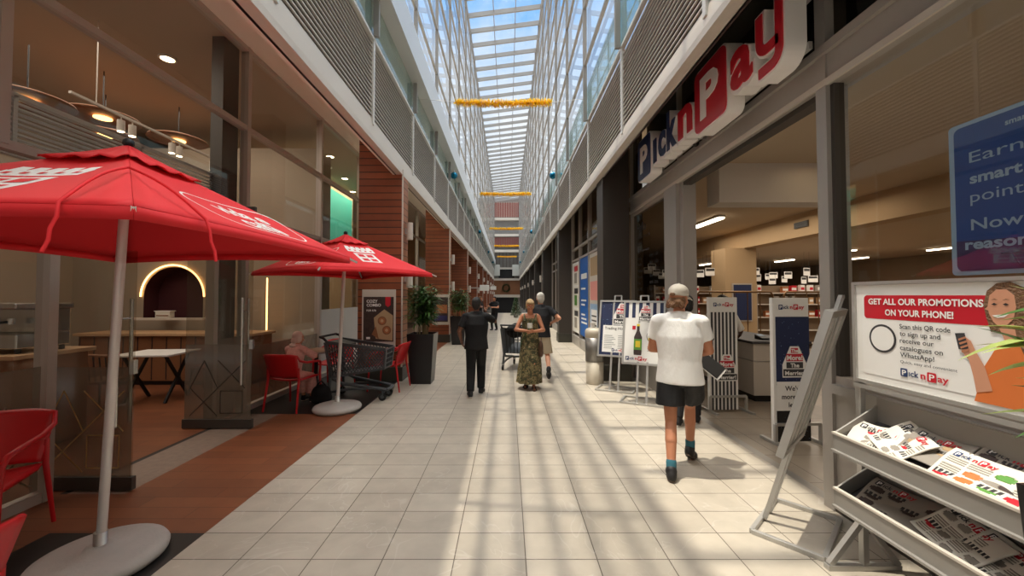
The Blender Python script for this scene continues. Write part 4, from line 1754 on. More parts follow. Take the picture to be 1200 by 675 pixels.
pbox(0, .55, 0, .64, .07, 'pnp_navy', 'pnp_white', .42, .32, .13, .11)
letter('ı', .68, .12, .50, .11, 'pnp_navy')
letter('c', .88, .25, .50, .11, 'pnp_navy')
letter('k', 1.18, .30, .52, .11, 'pnp_navy')
letter('n', 1.54, .38, .52, .11, 'pnp_red')
pbox(2.0, 2.65, -.03, .66, .09, 'pnp_red', 'pnp_white', .46, .38, 2.14, .10)
letter('a', 2.73, .34, .52, .11, 'pnp_red')
def stroke(paths, w_, x, y):
    """letter drawn with thick round-cornered strokes, white body and red face"""
    q = MB()
    for off, z0, z1, m_ in ((.022, -DEP, 0, 'pnp_white'), (0, 0, .012, 'pnp_red')):
        h_ = w_ / 2 + off
        for pts in paths:
            P2 = [Vector((px + x, py + y)) for px, py in pts]
            # offset outline of the open polyline
            nl, nr = [], []
            for i, p in enumerate(P2):
                d0 = (p - P2[i - 1]).normalized() if i else None
                d1 = (P2[i + 1] - p).normalized() if i < len(P2) - 1 else None
                d = ((d0 or d1) + (d1 or d0)).normalized()
                n_ = Vector((-d.y, d.x))
                e = Vector((0, 0))
                if i == 0:
                    e = -d * off
                if i == len(P2) - 1:
                    e = d * off
                nl.append(p + n_ * h_ + e)
                nr.append(p - n_ * h_ + e)
            for i in range(len(P2) - 1):
                quad = [nr[i], nr[i + 1], nl[i + 1], nl[i]]
                q.prism([(v.x, v.y) for v in quad], T, z0, z1, m_)
    q.build('letter', o)


arcp = lambda cx, cy, r_, a0, a1, n=7: [(cx + r_ * math.cos(R(a0 + (a1 - a0) * i / n)), cy + r_ * math.sin(R(a0 + (a1 - a0) * i / n))) for i in range(n + 1)]
stroke([[(.05, .50)] + arcp(.15, .26, .10, 180, 270) + [(.30, .16)], [(.30, .50), (.30, .10)] + arcp(.20, .09, .10, 0, -90) + [(.04, -.01)]], .085, 3.12, .04)
for y in (-.35, -1.7, -3.1):
    for z in ((.08, .5) if y < -.5 else (.08,)):
        q = MB()
        q.bar((DEP, y, z), (.37, y, z), .03, .05, 'alu')
        q.build('bracket', o)
q = MB()
q.box(DEP, DEP + .03, -3.5, 0, .05, .11, 'alu')
q.box(DEP, DEP + .03, -3.5, -1.6, .44, .50, 'alu')
q.build('backing_rail', o)
# small security camera under the header
o = thing('dome_camera', 'small black dome camera on the header under the shop sign', 'camera', (2.44, 5.0, 3.62))
q = MB()
q.box(-.04, .03, -.05, .05, 0, .05, 'black')
q.build('mount', o, .004)
q = MB()
q.ell((-.02, 0, -.02), .04, 'black_gloss', 16, 10)
q.build('dome', o)


# ---- easel poster stands
def easel(o, front, handle=True):
    q = MB()
    w_, d_ = .62, .40
    for a, c_ in (((-w_ / 2, 0), (w_ / 2, 0)), ((-w_ / 2, d_), (w_ / 2, d_)), ((-w_ / 2, 0), (-w_ / 2, d_)), ((w_ / 2, 0), (w_ / 2, d_))):
        q.bar((*a, .015), (*c_, .015), .03, .03, 'alu')
    q.build('base', o, .003)
    dx = .28
    lean = Vector((0, dx, 1.0))
    for x in (-.07, .07):
        q = MB()
        q.bar((x, .02, .02), Vector((x, .02, .02)) + lean * 1.50, .03, .03, 'alu')
        q.build('leg', o)
    # board frame leaning back with the legs
    up = lean.normalized()
    T = frame(Vector((-.32, -.0, 0)) + lean * .575, (1, 0, 0), up)
    W_, H_ = .64, 1.02
    q = MB()
    q.prism([(.04, .04), (W_ - .04, .04), (W_ - .04, H_ - .04), (.04, H_ - .04)], T, -.022, -.004, 'white')
    for x0, x1, y0, y1 in ((0, W_, 0, .045), (0, W_, H_ - .045, H_), (0, .045, .045, H_ - .045), (W_ - .045, W_, .045, H_ - .045)):
        q.prism([(x0, y0), (x1, y0), (x1, y1), (x0, y1)], T, -.034, -.004, 'alu')
    for x0, x1, y0, y1 in ((0, W_, 0, .03), (0, W_, H_ - .03, H_), (0, .03, .03, H_ - .03), (W_ - .03, W_, .03, H_ - .03)):
        q.prism([(x0, y0), (x1, y0), (x1, y1), (x0, y1)], T, -.004, .012, 'alu')
    q.build('board_frame', o)
    T2 = T @ Matrix.Translation((.03, .03, 0))
    q = MB()
    front(q, T2, W_ - .06, H_ - .06)
    q.build('poster', o)
    if handle:
        q = MB()
        T3 = T @ Matrix.Translation((W_ / 2, H_, -.01))
        hp = [(-.06, -.06), (-.06, .09), (.06, .09), (.06, -.06)]
        for i in range(3):
            q.bar(T3 @ Vector((*hp[i], 0)), T3 @ Vector((*hp[i + 1], 0)), .022, .022, 'alu')
        q.build('handle', o)


def tower_badge(q, T, s_):
    """stacked slogan badge: red and dark word bars on white"""
    q.flat([(0, -.03 * s_), (.62 * s_, -.03 * s_), (.62 * s_, .28 * s_), (.52 * s_, .50 * s_), (.42 * s_, .72 * s_), (.2 * s_, .72 * s_), (.1 * s_, .5 * s_), (0, .28 * s_)], T, .002, 'white_print')
    q.rect(.22 * s_, .40 * s_, .56 * s_, .68 * s_, T, .003, 'pnp_red')
    q.rect(.10 * s_, .52 * s_, .36 * s_, .54 * s_, T, .003, 'pnp_red')
    q.rect(.10 * s_, .52 * s_, .19 * s_, .34 * s_, T, .003, 'dkgrey_print')
    q.rect(.02 * s_, .60 * s_, .0, .17 * s_, T, .003, 'dkgrey_print')
    q.text('The', .08 * s_, T @ Matrix.Translation((.31 * s_, .58 * s_, .0)), 'white_print', .005, align='CENTER', bold=.03)
    q.text('More!', .12 * s_, T @ Matrix.Translation((.31 * s_, .39 * s_, .0)), 'white_print', .005, align='CENTER', bold=.03)
    q.text('The', .10 * s_, T @ Matrix.Translation((.31 * s_, .215 * s_, .0)), 'white_print', .005, align='CENTER', bold=.03)
    q.text('Merrier!', .10 * s_, T @ Matrix.Translation((.31 * s_, .03 * s_, .0)), 'white_print', .005, align='CENTER', bold=.03, width=.5 * s_)


def star_bits(q, T, x0, x1, y0, y1, n, seed):
    rnd = random.Random(seed)
    for i in range(n):
        x, y, r_ = rnd.uniform(x0, x1), rnd.uniform(y0, y1), rnd.uniform(.003, .007)
        q.flat([(x - r_, y), (x, y - r_), (x + r_, y), (x, y + r_)], T, .002, 'blue_pale')


def poster_hours(q, T, w_, h_):
    q.rect(0, w_, 0, h_, T, 0, 'navy')
    star_bits(q, T, .02, w_ - .02, .1, h_ - .02, 60, 4)
    tower_badge(q, T @ Matrix.Translation((w_ * .38, h_ * .58, 0)), .52)
    q.rect(.05, w_ - .04, .05, h_ * .55, T, .003, 'white_print')
    q.text('Trading Hours', .05, T @ Matrix.Translation((.08, h_ * .47, 0)), 'dkgrey_print', .005, bold=.01, width=.4)
    for i in range(8):
        q.rect(.08, .22 + .03 * (i % 3), .34 - i * .032, .346 - i * .032, T, .005, 'dkgrey_print')
        q.rect(.32, .46, .34 - i * .032, .346 - i * .032, T, .005, 'dkgrey_print')
    logo(q, T @ Matrix.Translation((.22, .065, .004)), .05)


def poster_bottle(q, T, w_, h_):
    q.rect(0, w_, 0, h_, T, 0, 'white_print')
    n = 11
    for i in range(n):
        if i % 2 == 0:
            q.rect(w_ * i / n, w_ * (i + 1) / n, h_ * .74, h_, T, .002, 'navy')
    tower_badge(q, T @ Matrix.Translation((w_ * .36, h_ * .70, .002)), .34)
    q.flat([(0, h_ * .62), (w_, h_ * .70), (w_, h_ * .02), (0, h_ * .02)], T, .003, 'white_print')
    # bottle
    bx = w_ * .36
    q.flat([(bx - .055, .12), (bx + .055, .12), (bx + .06, .16), (bx + .06, .40), (bx + .022, .50), (bx + .02, .59), (bx - .02, .59), (bx - .022, .50), (bx - .06, .40), (bx - .06, .16)], T, .006, 'food_dark')
    q.flat([(bx - .06, .20), (bx + .06, .20), (bx + .06, .37), (bx - .06, .37)], T, .008, 'green')
    q.flat([(bx - .035, .24), (bx + .035, .24), (bx + .035, .34), (bx - .035, .34)], T, .009, 'yellow')
    q.rect(bx - .022, bx + .022, .575, .61, T, .008, 'yellow')
    q.rect(bx - .09, bx - .04, .52, .58, T, .007, 'pnp_red')
    cx, cy, r_ = w_ * .76, .42, .105
    q.flat([(cx + r_ * math.cos(2 * PI * i / 30), cy + r_ * math.sin(2 * PI * i / 30)) for i in range(30)], T, .006, 'dkgrey_print')
    q.flat([(cx + (r_ - .008) * math.cos(2 * PI * i / 30), cy + (r_ - .008) * math.sin(2 * PI * i / 30)) for i in range(30)], T, .007, 'white_print')
    q.rect(cx - .08, cx + .08, cy - .06, cy - .025, T, .009, 'yellow')
    q.text('149', .09, T @ Matrix.Translation((cx, cy - .01, 0)), 'dkgrey_print', .009, align='CENTER', bold=.02)
    for i in range(3):
        q.rect(cx - .09, cx + .09 - .03 * i, .25 - i * .03, .256 - i * .03, T, .006, 'dkgrey_print')
    logo(q, T @ Matrix.Translation((.03, .035, .006)), .06)


def poster_plain(q, T, w_, h_):
    q.rect(0, w_, 0, h_, T, 0, 'white_print')
    q.rect(.04, w_ - .04, h_ * .6, h_ - .05, T, .002, 'navy')
    logo(q, T @ Matrix.Translation((.1, .06, .004)), .07)


o = thing('poster_easel', 'metal easel with the navy trading-hours poster next to the bin', 'easel', (1.80, 6.72, 0), R(-27), 'metal poster easels')
easel(o, poster_hours)
o = thing('poster_easel', 'metal easel with the white bottle-offer poster priced 149', 'easel', (2.00, 5.92, 0), R(-27), 'metal poster easels')
easel(o, poster_bottle)
o = thing('poster_easel', 'metal easel seen from behind leaning beside the newspaper rack', 'easel', (1.92, 2.98, 0), R(223), 'metal poster easels')
easel(o, poster_plain)

# ---- litter bin by the pillar
o = thing('litter_bin', 'tall grey and cream litter bin behind the poster easels', 'bin', (1.63, 7.40, 0))
q = MB()
q.lathe([(.12, 0), (.155, .0), (.16, .02), (.165, .42), (.16, .42)], (0, 0, 0), 'beige_bin', 28)
q.build('base', o)
q = MB()
q.lathe([(.12, .42), (.17, .42), (.175, .86), (.16, .86)], (0, 0, 0), 'steel_bin', 28)
q.build('body', o)
q = MB()
q.lathe([(.12, .86), (.175, .86), (.175, .98), (.15, 1.02), (.1, 1.035), (.05, 1.04)], (0, 0, 0), 'beige_bin', 28)
q.build('lid', o)
q = MB()
q.cyl((-.05, -.02, 1.03), (-.05, -.02, 1.13), .035, 'white', r1=.045, n=16)
o2 = tag(q.build('paper_cup'), 'white paper cup left on top of the litter bin', 'cup')
o2.location = (1.65, 7.42, 0.005)

# ---- striped display stands in the entrance
def pop_stand(o, style):
    q = MB()
    q.box(-.21, .21, -.025, .025, .03, 1.62, 'white')
    q.build('panel', o, .004)
    T = frame((-.21, -.0255, .03), (1, 0, 0), (0, 0, 1))
    q = MB()
    logo(q, T @ Matrix.Translation((.07, 1.46, .002)), .055)
    if style == 0:
        for i in range(7):
            q.rect(.03 + i * .054, .03 + i * .054 + .03, 0, 1.38, T, .002, 'dkgrey_print')
        tower_badge(q, T @ Matrix.Translation((.1, .42, .004)), .5)
    else:
        q.rect(.03, .42, .62, 1.38, T, .002, 'navy')
        star_bits(q, T, .05, .4, .65, 1.35, 50, 9)
        tower_badge(q, T @ Matrix.Translation((.1, .72, .003)), .46)
        q.rect(.03, .42, .34, .66, T, .005, 'white_print')
        for i, t_ in enumerate(("We've", 'more for', 'less.')):
            q.text(t_, .055, T @ Matrix.Translation((.225, .56 - i * .09, 0)), 'dkgrey_print', .007, align='CENTER', bold=.02)
        q.rect(.03, .42, 0, .34, T, .002, 'black')
        star_bits(q, T, .05, .4, .02, .32, 30, 10)
    q.build('print', o)
    q = MB()
    for s_ in (-.2, .32):
        q.bar((s_, -.2, .016), (s_, .2, .016), .04, .03, 'alu')
        q.bar((s_, -.03, .03), (s_, -.03, .22), .03, .03, 'alu')
    q.bar((-.2, -.03, .22), (.32, -.03, .22), .03, .03, 'alu')
    q.build('foot', o)


o = thing('display_stand', 'tall black and white striped display stand in the supermarket entrance', 'display stand', (3.06, 5.62, 0), R(3), 'promotional display stands')
pop_stand(o, 0)
o = thing('display_stand', 'tall navy starred display stand partly behind the leaning easel', 'display stand', (3.16, 4.42, 0), R(3), 'promotional display stands')
pop_stand(o, 1)

# ---- till counter
o = thing('till_counter', 'pale grey checkout counter inside the supermarket entrance', 'counter', (4.22, 6.5, 0))
q = MB()
q.box(-.42, .42, -.4, 1.4, .1, .9, 'fascia')
q.box(-.38, .38, -.36, 1.36, 0, .1, 'black')
q.box(-.43, .43, -.41, 1.41, .62, .64, 'chrome_dull')
q.build('body', o, .006)
q = MB()
q.box(-.46, .46, -.44, 1.44, .9, .94, 'dkgrey_print')
q.build('worktop', o, .006)
o = thing('card_terminal', 'black card terminal on the checkout counter', 'card terminal', (4.1, 6.35, .94))
q = MB()
q.hexa([(-.06, -.1, 0), (.06, -.1, 0), (.06, .1, 0), (-.06, .1, 0)], [(-.06, -.1, .03), (.06, -.1, .03), (.06, .1, .07), (-.06, .1, .07)], 'black')
q.build('body', o, .006)
q = MB()
q.hexa([(-.045, .0, .054), (.045, 0, .054), (.045, .08, .07), (-.045, .08, .07)], [(-.045, .0, .056), (.045, 0, .056), (.045, .08, .072), (-.045, .08, .072)], 'blue_pale')
q.build('screen', o)

# bronze queue rails
def queue_rail(label, loc, w_):
    o = thing('queue_rail', label, 'rail', loc, 0, 'bronze queue rails')
    q = MB()
    q.sweep([(0, 0, 1.3), (0, 0, 1.66), (.05, 0, 1.72), (w_ - .05, 0, 1.72), (w_, 0, 1.66), (w_, 0, 1.3)], .022, 'bronze', 8)
    q.sweep([(0, 0, .3), (0, 0, 1.3)], .022, 'bronze', 8)
    q.sweep([(w_, 0, .3), (w_, 0, 1.3)], .022, 'bronze', 8)
    for i in range(1, 6):
        q.sweep([(w_ * i / 6, 0, .5), (w_ * i / 6, 0, 1.7)], .01, 'bronze', 6)
    q.sweep([(0, 0, .5), (w_, 0, .5)], .014, 'bronze', 6)
    q.build('frame', o)
    for x in (0, w_):
        q = MB()
        q.sweep([(x, 0, 0), (x, 0, .3)], .03, 'bronze', 8)
        q.build('post', o)


queue_rail('bronze tubular queue rail behind the striped display stand', (4.0, 8.3, 0), 1.6)
queue_rail('bronze tubular queue rail beside the beige pillar in the supermarket', (6.05, 8.6, 0), 1.5)
# aisles of shelving with products and hanging price signs
rnd = random.Random(21)
gon = thing('shelf_unit', 'stocked shelf unit in the dim supermarket behind the queue rails, nearest row', 'shelf', (0, 0, 0), 0, 'supermarket shelf units')
q = MB()
for z in (.15, .55, .95, 1.35, 1.7):
    q.box(-1.2, 1.2, -.25, .25, z, z + .03, 'fascia')
q.box(-1.2, 1.2, -.01, .01, 0, 1.95, 'beige_dark')
q.build('shelves', gon)
for s_ in (-1.2, 1.2):
    q = MB()
    q.box(s_ - .02, s_ + .02, -.26, .26, 0, 2.0, 'frame')
    q.build('end_panel', gon)
spots = [(6.2, 13.6), (8.9, 12.4), (11.6, 12.8), (9.6, 15.4), (12.6, 15.8), (7.2, 16.6), (8.2, 3.2), (10.8, 4.0)]
gon.location = (*spots[0], 0)
for i, (x, y) in enumerate(spots[1:]):
    dup(gon, (x, y, 0), 0, ['stocked shelf unit right of the beige pillar in the supermarket', 'stocked shelf unit far right through the supermarket entrance', 'stocked shelf unit in the second row behind the beige pillar',
                            'stocked shelf unit in the second row, far right through the entrance', 'stocked shelf unit in the second row behind the capped man', 'stocked shelf unit behind the near shop window', 'stocked shelf unit behind the blue window poster'][i])
prods = []
for k, (m_, sz, cat, lab) in enumerate((('pnp_red', (.16, .12, .22), 'box', 'red grocery carton on the supermarket shelves'), ('white', (.12, .12, .24), 'box', 'white grocery carton on the supermarket shelves'),
                                        ('wood_pale', (.13, .1, .2), 'box', 'tan grocery carton on the supermarket shelves'), ('food', (.18, .12, .18), 'box', 'brown grocery carton on the supermarket shelves'), ('paper_grey', (.14, .1, .24), 'box', 'grey grocery carton on the supermarket shelves'))):
    q = MB()
    q.box(-sz[0] / 2, sz[0] / 2, -sz[1] / 2, sz[1] / 2, 0, sz[2], m_)
    q.box(-sz[0] / 2 + .01, sz[0] / 2 - .01, -sz[1] / 2 - .002, -sz[1] / 2, sz[2] * .35, sz[2] * .7, 'white' if m_ != 'white' else 'pnp_red')
    pr = tag(q.build('grocery_carton'), lab, cat, 'grocery cartons, ' + lab.split()[0])
    prods.append([pr, True])
for (x, y) in spots:
    for z in (.98, 1.38, 1.73):
        for j in range(9):
            if rnd.random() < .15:
                continue
            pr = rnd.choice(prods)
            p = (x - 1.08 + j * .27, y - .14, z)
            if pr[1]:
                pr[0].location = p
                pr[1] = False
            else:
                c_ = pr[0].copy()
                COL.objects.link(c_)
                c_.location = p
q = MB()
q.box(-.15, .15, -.004, .004, -.24, 0, 'white')
q.box(-.13, .13, -.006, -.004, -.10, -.02, 'dkgrey_print')
q.cyl((-.12, 0, 0), (-.12, 0, .5), .003, 'black', n=5)
q.cyl((.12, 0, 0), (.12, 0, .5), .003, 'black', n=5)
hs = tag(q.build('hanging_sign'), 'small white and red price sign hanging over the supermarket aisles', 'sign', 'hanging price signs')
hs.location = (6.3, 12.2, 2.5)
for i in range(26):
    c_ = hs.copy()
    COL.objects.link(c_)
    x = rnd.uniform(4.6, 12.5)
    c_.location = (x, rnd.uniform(10.2, 16) if x > 7.3 else rnd.uniform(12.4, 16), rnd.uniform(2.3, 2.6) if x > 7.3 else rnd.uniform(2.4, 3.0))
    c_.rotation_euler = (0, 0, rnd.uniform(-.5, .5))

# blue offer poster inside the near window
o = thing('window_poster', 'large blue points poster hanging inside the near shop window', 'poster', (2.66, 2.345, 1.79))
T = frame((0, 0, 0), (0, -1, 0), (0, 0, 1)) @ Matrix.Scale(.80, 4)
q = MB()
q.prism(rrect(-.0, 1.4, -.03, 1.08, .03), T, -.01, 0, 'blue_pale')
q.build('sheet', o)
q = MB()
q.flat(rrect(.035, 1.36, 0.0, 1.05, .04), T, .002, 'blue_dark')
q.flat([(.035, .04), (.06, 0), (1.36, 0), (1.36, .16), (.035, .22)], T, .003, 'violet')
q.build('print', o)
q = MB()
for i, (t_, y_, h_, bd) in enumerate((('Earn more', .775, .082, 0), ('smart shopper', .625, .075, .03), ('points today!', .49, .082, 0), ('Now that’s a', .29, .082, .01), ('reason to smile', .155, .075, .03))):
    q.text(t_, h_, T @ Matrix.Translation((.5, y_, .004)), 'blue_pale', align='CENTER', bold=bd, width=.74 if i != 4 else .82)
q.text('smart shopper', .04, T @ Matrix.Translation((.5, .96, .004)), 'blue_pale', align='CENTER', bold=.02)
q.sweep([T @ Vector((.3 + x, .11 + y, .006)) for x, y in ((0, 0), (.05, 0), (.09, -.08), (.25, -.08), (.3, .0), (.06, .0))], .006, 'violet', 5)
q.build('lettering', o)

# posters in the first window beyond the pillar
T0 = lambda y, z: frame((2.275, y, z), (0, -1, 0), (0, 0, 1))
for lab, y, w_, z, h_, st in (('white window poster with stacked newspaper covers, beyond the dark pillar', 13.74, 1.36, .42, 2.32, 0), ('tall blue window poster with white lettering beyond the dark pillar', 12.34, 1.2, .42, 2.36, 1),
                              ('white and orange window poster just beyond the first dark pillar', 11.1, 1.35, .42, 2.36, 2)):
    o = thing('shop_window_poster', lab, 'poster', (0, 0, 0))
    T = T0(y, z)
    q = MB()
    q.prism([(0, 0), (w_, 0), (w_, h_), (0, h_)], T, -.006, 0, {0: 'white', 1: 'blue', 2: 'fascia'}[st])
    q.build('sheet', o)
    q = MB()
    if st == 0:
        for j, m_ in enumerate(('pnp_red', 'dkgrey_print', 'paper_grey')):
            y0_ = h_ - .75 - j * .74
            q.rect(.3, w_ - .25, y0_, y0_ + .68, T, .002, 'paper')
            q.rect(.36, w_ - .31, y0_ + .45, y0_ + .63, T, .004, m_ if j == 0 else 'dkgrey_print')
            q.rect(.36, w_ - .5, y0_ + .06, y0_ + .4, T, .004, 'green' if j == 1 else 'paper_grey')
            q.text('NEWS', .12, T @ Matrix.Translation((.5, y0_ + .48, .005)), 'white_print', bold=.03) if False else None
    elif st == 1:
        for j, (yy_, n_) in enumerate(((1.72, .9), (1.40, .7), (1.05, .8), (.92, .6), (.62, .6), (.5, .8), (.38, .9))):
            q.rect(.2, .2 + n_ * .95, yy_, yy_ + (.16 if j == 0 else .055), T, .002, 'white_print')
    else:
        q.rect(.0, .16, 0, h_, T, .002, 'orange')
        q.rect(.30, w_ - .1, 1.1, 1.6, T, .002, 'pink')
        q.rect(.30, w_ - .1, 1.75, 2.25, T, .002, 'beige_wall')
        q.rect(.25, w_ - .05, .1, 1.0, T, .002, 'blue_pale')
        q.rect(.4, w_ - .25, .2, .85, T, .004, 'white_print')
        for j in range(4):
            q.rect(.46, w_ - .32, .3 + j * .12, .34 + j * .12, T, .005, 'dkgrey_print')
    q.build('print', o)

# ---- newspaper rack with the promotion board
RX0, RX1 = 1.95, 2.20
RY0, RY1 = 1.42, 2.36
o = thing('newspaper_rack', 'grey metal two-tier newspaper rack with a promotion board on top', 'rack', (0, 0, 0))
for y in (RY0 + .06, RY1 + .05):
    q = MB()
    q.bar((2.15, y, .02), (2.15, y, 1.73), .035, .035, 'alu')
    q.build('upright', o, .003)
    q = MB()
    q.bar((1.92, y, .015), (2.36, y, .015), .04, .03, 'alu')
    q.bar((1.94, y, .03), (2.15, y, .30), .03, .03, 'alu')
    q.bar((2.35, y, .03), (2.15, y, .30), .03, .03, 'alu')
    q.build('foot', o)


def tray(z0, z1):
    q = MB()
    a = Vector((RX0, 0, z0))
    c_ = Vector((RX1, 0, z1))
    t = .006
    for y0_, y1_ in ((RY0, RY1),):
        q.hexa([(RX0, y0_, z0 - .06), (RX1, y0_, z1 - .06), (RX1, y1_, z1 - .06), (RX0, y1_, z0 - .06)], [(RX0, y0_, z0 - .05), (RX1, y0_, z1 - .05), (RX1, y1_, z1 - .05), (RX0, y1_, z0 - .05)], 'dkgrey_print')
        q.box(RX0 - .012, RX0, y0_, y1_, z0 - .075, z0 + .02, 'rack_grey')
        q.box(RX0 - .03, RX0 - .0, y0_, y1_, z0 - .085, z0 - .07, 'rack_grey')
        q.box(RX1, RX1 + .01, y0_, y1_, z1 - .07, z1 + .09, 'rack_grey')
        for y in (y0_, y1_):
            q.hexa([(RX0 - .012, y - .006, z0 - .075), (RX1 + .01, y - .006, z1 - .07), (RX1 + .01, y + .006, z1 - .07), (RX0 - .012, y + .006, z0 - .075)],
                   [(RX0 - .012, y - .006, z0 + .02), (RX1 + .01, y - .006, z1 + .05), (RX1 + .01, y + .006, z1 + .05), (RX0 - .012, y + .006, z0 + .02)], 'rack_grey')
        q.box(RX0 - .018, RX0 + .004, y0_ - .006, y1_ + .006, z0 + .016, z0 + .03, 'fascia')
    q.build('tray', o, .002)


TR = [(.81, .95), (.485, .62)]
for z0, z1 in TR:
    tray(z0, z1)
# the board
BX = 2.13
T = frame((BX, RY1 + .06, 1.13), (0, -1, 0), (0, 0, 1))
BW, BH = RY1 - RY0 + .08, .60
q = MB()
q.prism([(0, 0), (BW, 0), (BW, BH), (0, BH)], T, -.02, -.002, 'alu')
for x0, x1, y0, y1 in ((0, BW, 0, .02), (0, BW, BH - .018, BH), (0, .02, .02, BH - .018), (BW - .02, BW, .02, BH - .018), (0, BW, -.035, -.01)):
    q.prism([(x0, y0), (x1, y0), (x1, y1), (x0, y1)], T, -.02, .012, 'alu')
bf = q.build('board_frame', o)
q = MB()
q.rect(.02, BW - .02, .02, BH - .02, T, 0, 'white')
q.flat(rrect(.06, BW - .02, .06, .52, .02), T, .002, 'white_print')
q.flat(rrect(.075, .74, .385, .52, .02), T, .003, 'pnp_red')
for t_, x, y, h_, wd, m_, bd in (('GET ALL OUR PROMOTIONS', .105, .468, .034, .56, 'white_print', .03), ('ON YOUR PHONE!', .205, .408, .034, .34, 'white_print', .03), ('Scan this QR code', .285, .340, .026, .245, 'dkgrey_print', .01), ('to sign up and', .285, .302, .026, .2, 'dkgrey_print', .01),
                               ('receive our', .285, .264, .026, .17, 'dkgrey_print', .01), ('catalogues on', .285, .226, .026, .21, 'dkgrey_print', .01), ('WhatsApp!', .285, .188, .026, .17, 'dkgrey_print', .01), ('Quick, easy and convenient', .285, .155, .016, .27, 'dkgrey_print', 0)):
    q.text(t_, h_, T @ Matrix.Translation((x, y, .005)), m_, bold=bd, width=wd)
circ = lambda cx, cy, r_: [(cx + r_ * math.cos(2 * PI * i / 36), cy + r_ * math.sin(2 * PI * i / 36)) for i in range(36)]
q.flat(circ(.185, .275, .080), T, .004, 'dkgrey_print')
q.flat(circ(.185, .275, .068), T, .005, 'white_print')
logo(q, T @ Matrix.Translation((.285, .085, .005)), .043)
# the smiling woman printed at the end of the board
W = T @ Matrix.Translation((-.07, 0, 0))
q.flat([(.69, .04), (BW + .04, .04), (BW + .04, .30), (.93, .34), (.86, .35), (.78, .30), (.73, .20)], W, .0055, 'orange')
q.flat([(.76, .36), (.745, .42), (.735, .48), (.75, .54), (.785, .572), (.83, .578), (.88, .55), (.90, .46), (.905, .36), (.92, .28), (.87, .27), (.84, .36)], W, .0065, 'hair_brown')
q.flat([(.79, .38), (.84, .40), (.85, .33), (.81, .32)], W, .0072, 'skin')
face_ = [(.752, .47), (.756, .44), (.77, .405), (.79, .385), (.815, .39), (.84, .42), (.85, .47), (.845, .52), (.82, .545), (.785, .545), (.76, .52)]
q.flat(face_, W, .008, 'skin')
q.flat([(.768, .432), (.785, .422), (.81, .426), (.828, .442), (.80, .437)], W, .0095, 'white_print')
q.flat([(.752, .47), (.742, .458), (.758, .452)], W, .0085, 'skin')
for ex_ in (.766, .806):
    q.flat([(ex_, .480), (ex_ + .011, .476), (ex_ + .022, .480), (ex_ + .011, .487)], W, .0095, 'hair_dark')
    q.flat([(ex_ - .002, .498), (ex_ + .012, .505), (ex_ + .026, .499), (ex_ + .012, .501)], W, .0095, 'hair_brown')
q.flat([(.70, .08), (.76, .10), (.735, .20), (.70, .27), (.685, .31), (.665, .325), (.64, .32), (.635, .29), (.65, .255), (.675, .22), (.69, .15)], W, .007, 'skin')
for i in range(4):
    q.flat([(.635 + i * .004, .315 - i * .018), (.665 + i * .004, .33 - i * .018), (.668 + i * .004, .322 - i * .018), (.638 + i * .004, .306 - i * .018)], W, .0092, 'skin_tan')
q.flat([(.622, .34), (.662, .345), (.676, .272), (.636, .266)], W, .0085, 'dkgrey_print')
q.build('print', bf)


# catalogues: curling printed sheets lying on the sloping trays
def catalogue(label, tier, yc, xo, ang, pal, lw=.30, lh=.24, curl=.03, logo_h=.034, lift=.0):
    z0, z1 = TR[tier]
    sl = (z1 - z0) / (RX1 - RX0)
    ex = Vector((1, 0, sl)).normalized()      # up the slope
    ey = Vector((0, -1, 0))                   # reading direction
    nrm = ey.cross(ex).normalized()
    base = Vector((RX0 + xo, yc, z0 - .05 + sl * xo + .010 + lift))
    ca, sa = math.cos(ang), math.sin(ang)

    def at(x, y, h_=0.0):
        xx, yy = x * ca - y * sa, x * sa + y * ca
        bow = curl * (2 * x / lw) ** 2 * (1 if x < 0 else .6) + .012 * math.sin(y * 18)
        return base + ey * xx + ex * yy + nrm * (abs(bow) + h_)

    def mf(u, v):
        ci, cj = int(u * 4), int(v / .78 * 4)
        rnd_ = random.Random(ci * 31 + cj * 17 + int(yc * 100) + tier * 7)
        if v > .78 or u < .05 or u > .95 or v < .05:
            return pal[0]
        fu, fv = (u * 4) % 1, (v / .78 * 4) % 1
        k_ = rnd_.random()
        if fu < .12 or fv < .14:
            return pal[0]
        if k_ < .38:            # printed lines
            return 'paper_grey' if int(v * 40) % 2 else pal[0]
        if k_ < .55 and fv > .55:
            return 'dkgrey_print' if int(u * 48) % 3 else pal[0]
        if (fu - .55) ** 2 + (fv - .55) ** 2 > .16:
            return pal[0]
        return rnd_.choice(pal[1:])
    o = thing('catalogue', label, 'catalogue', (0, 0, 0), 0, 'printed catalogues on the newspaper rack')
    q = MB()
    q.grid(lambda u, v: at((u - .5) * lw, (v - .5) * lh), 48, 40, pal[0], True, mf)
    c_ = q.build('pages', o)
    sd = c_.modifiers.new('s', 'SOLIDIFY')
    sd.thickness = .007
    sd.offset = -1
    q = MB()

    def mp(p):
        return at(p.x - lw / 2 + .02, p.y + lh / 2 - .05, .0015 + p.z)
    k = logo_h / .64
    I4 = Matrix.Identity(4)
    tmp = MB()
    logo(tmp, I4, logo_h, navy='dkgrey_print' if pal[1] != 'yellow' else 'pnp_navy')
    o_ = len(q.v)
    q.v += [tuple(mp(Vector(v))) for v in tmp.v]
    q.f += tmp.f
    q.m += tmp.m
    q.sm += tmp.sm
    q.mats = tmp.mats
    q.build('masthead', o)


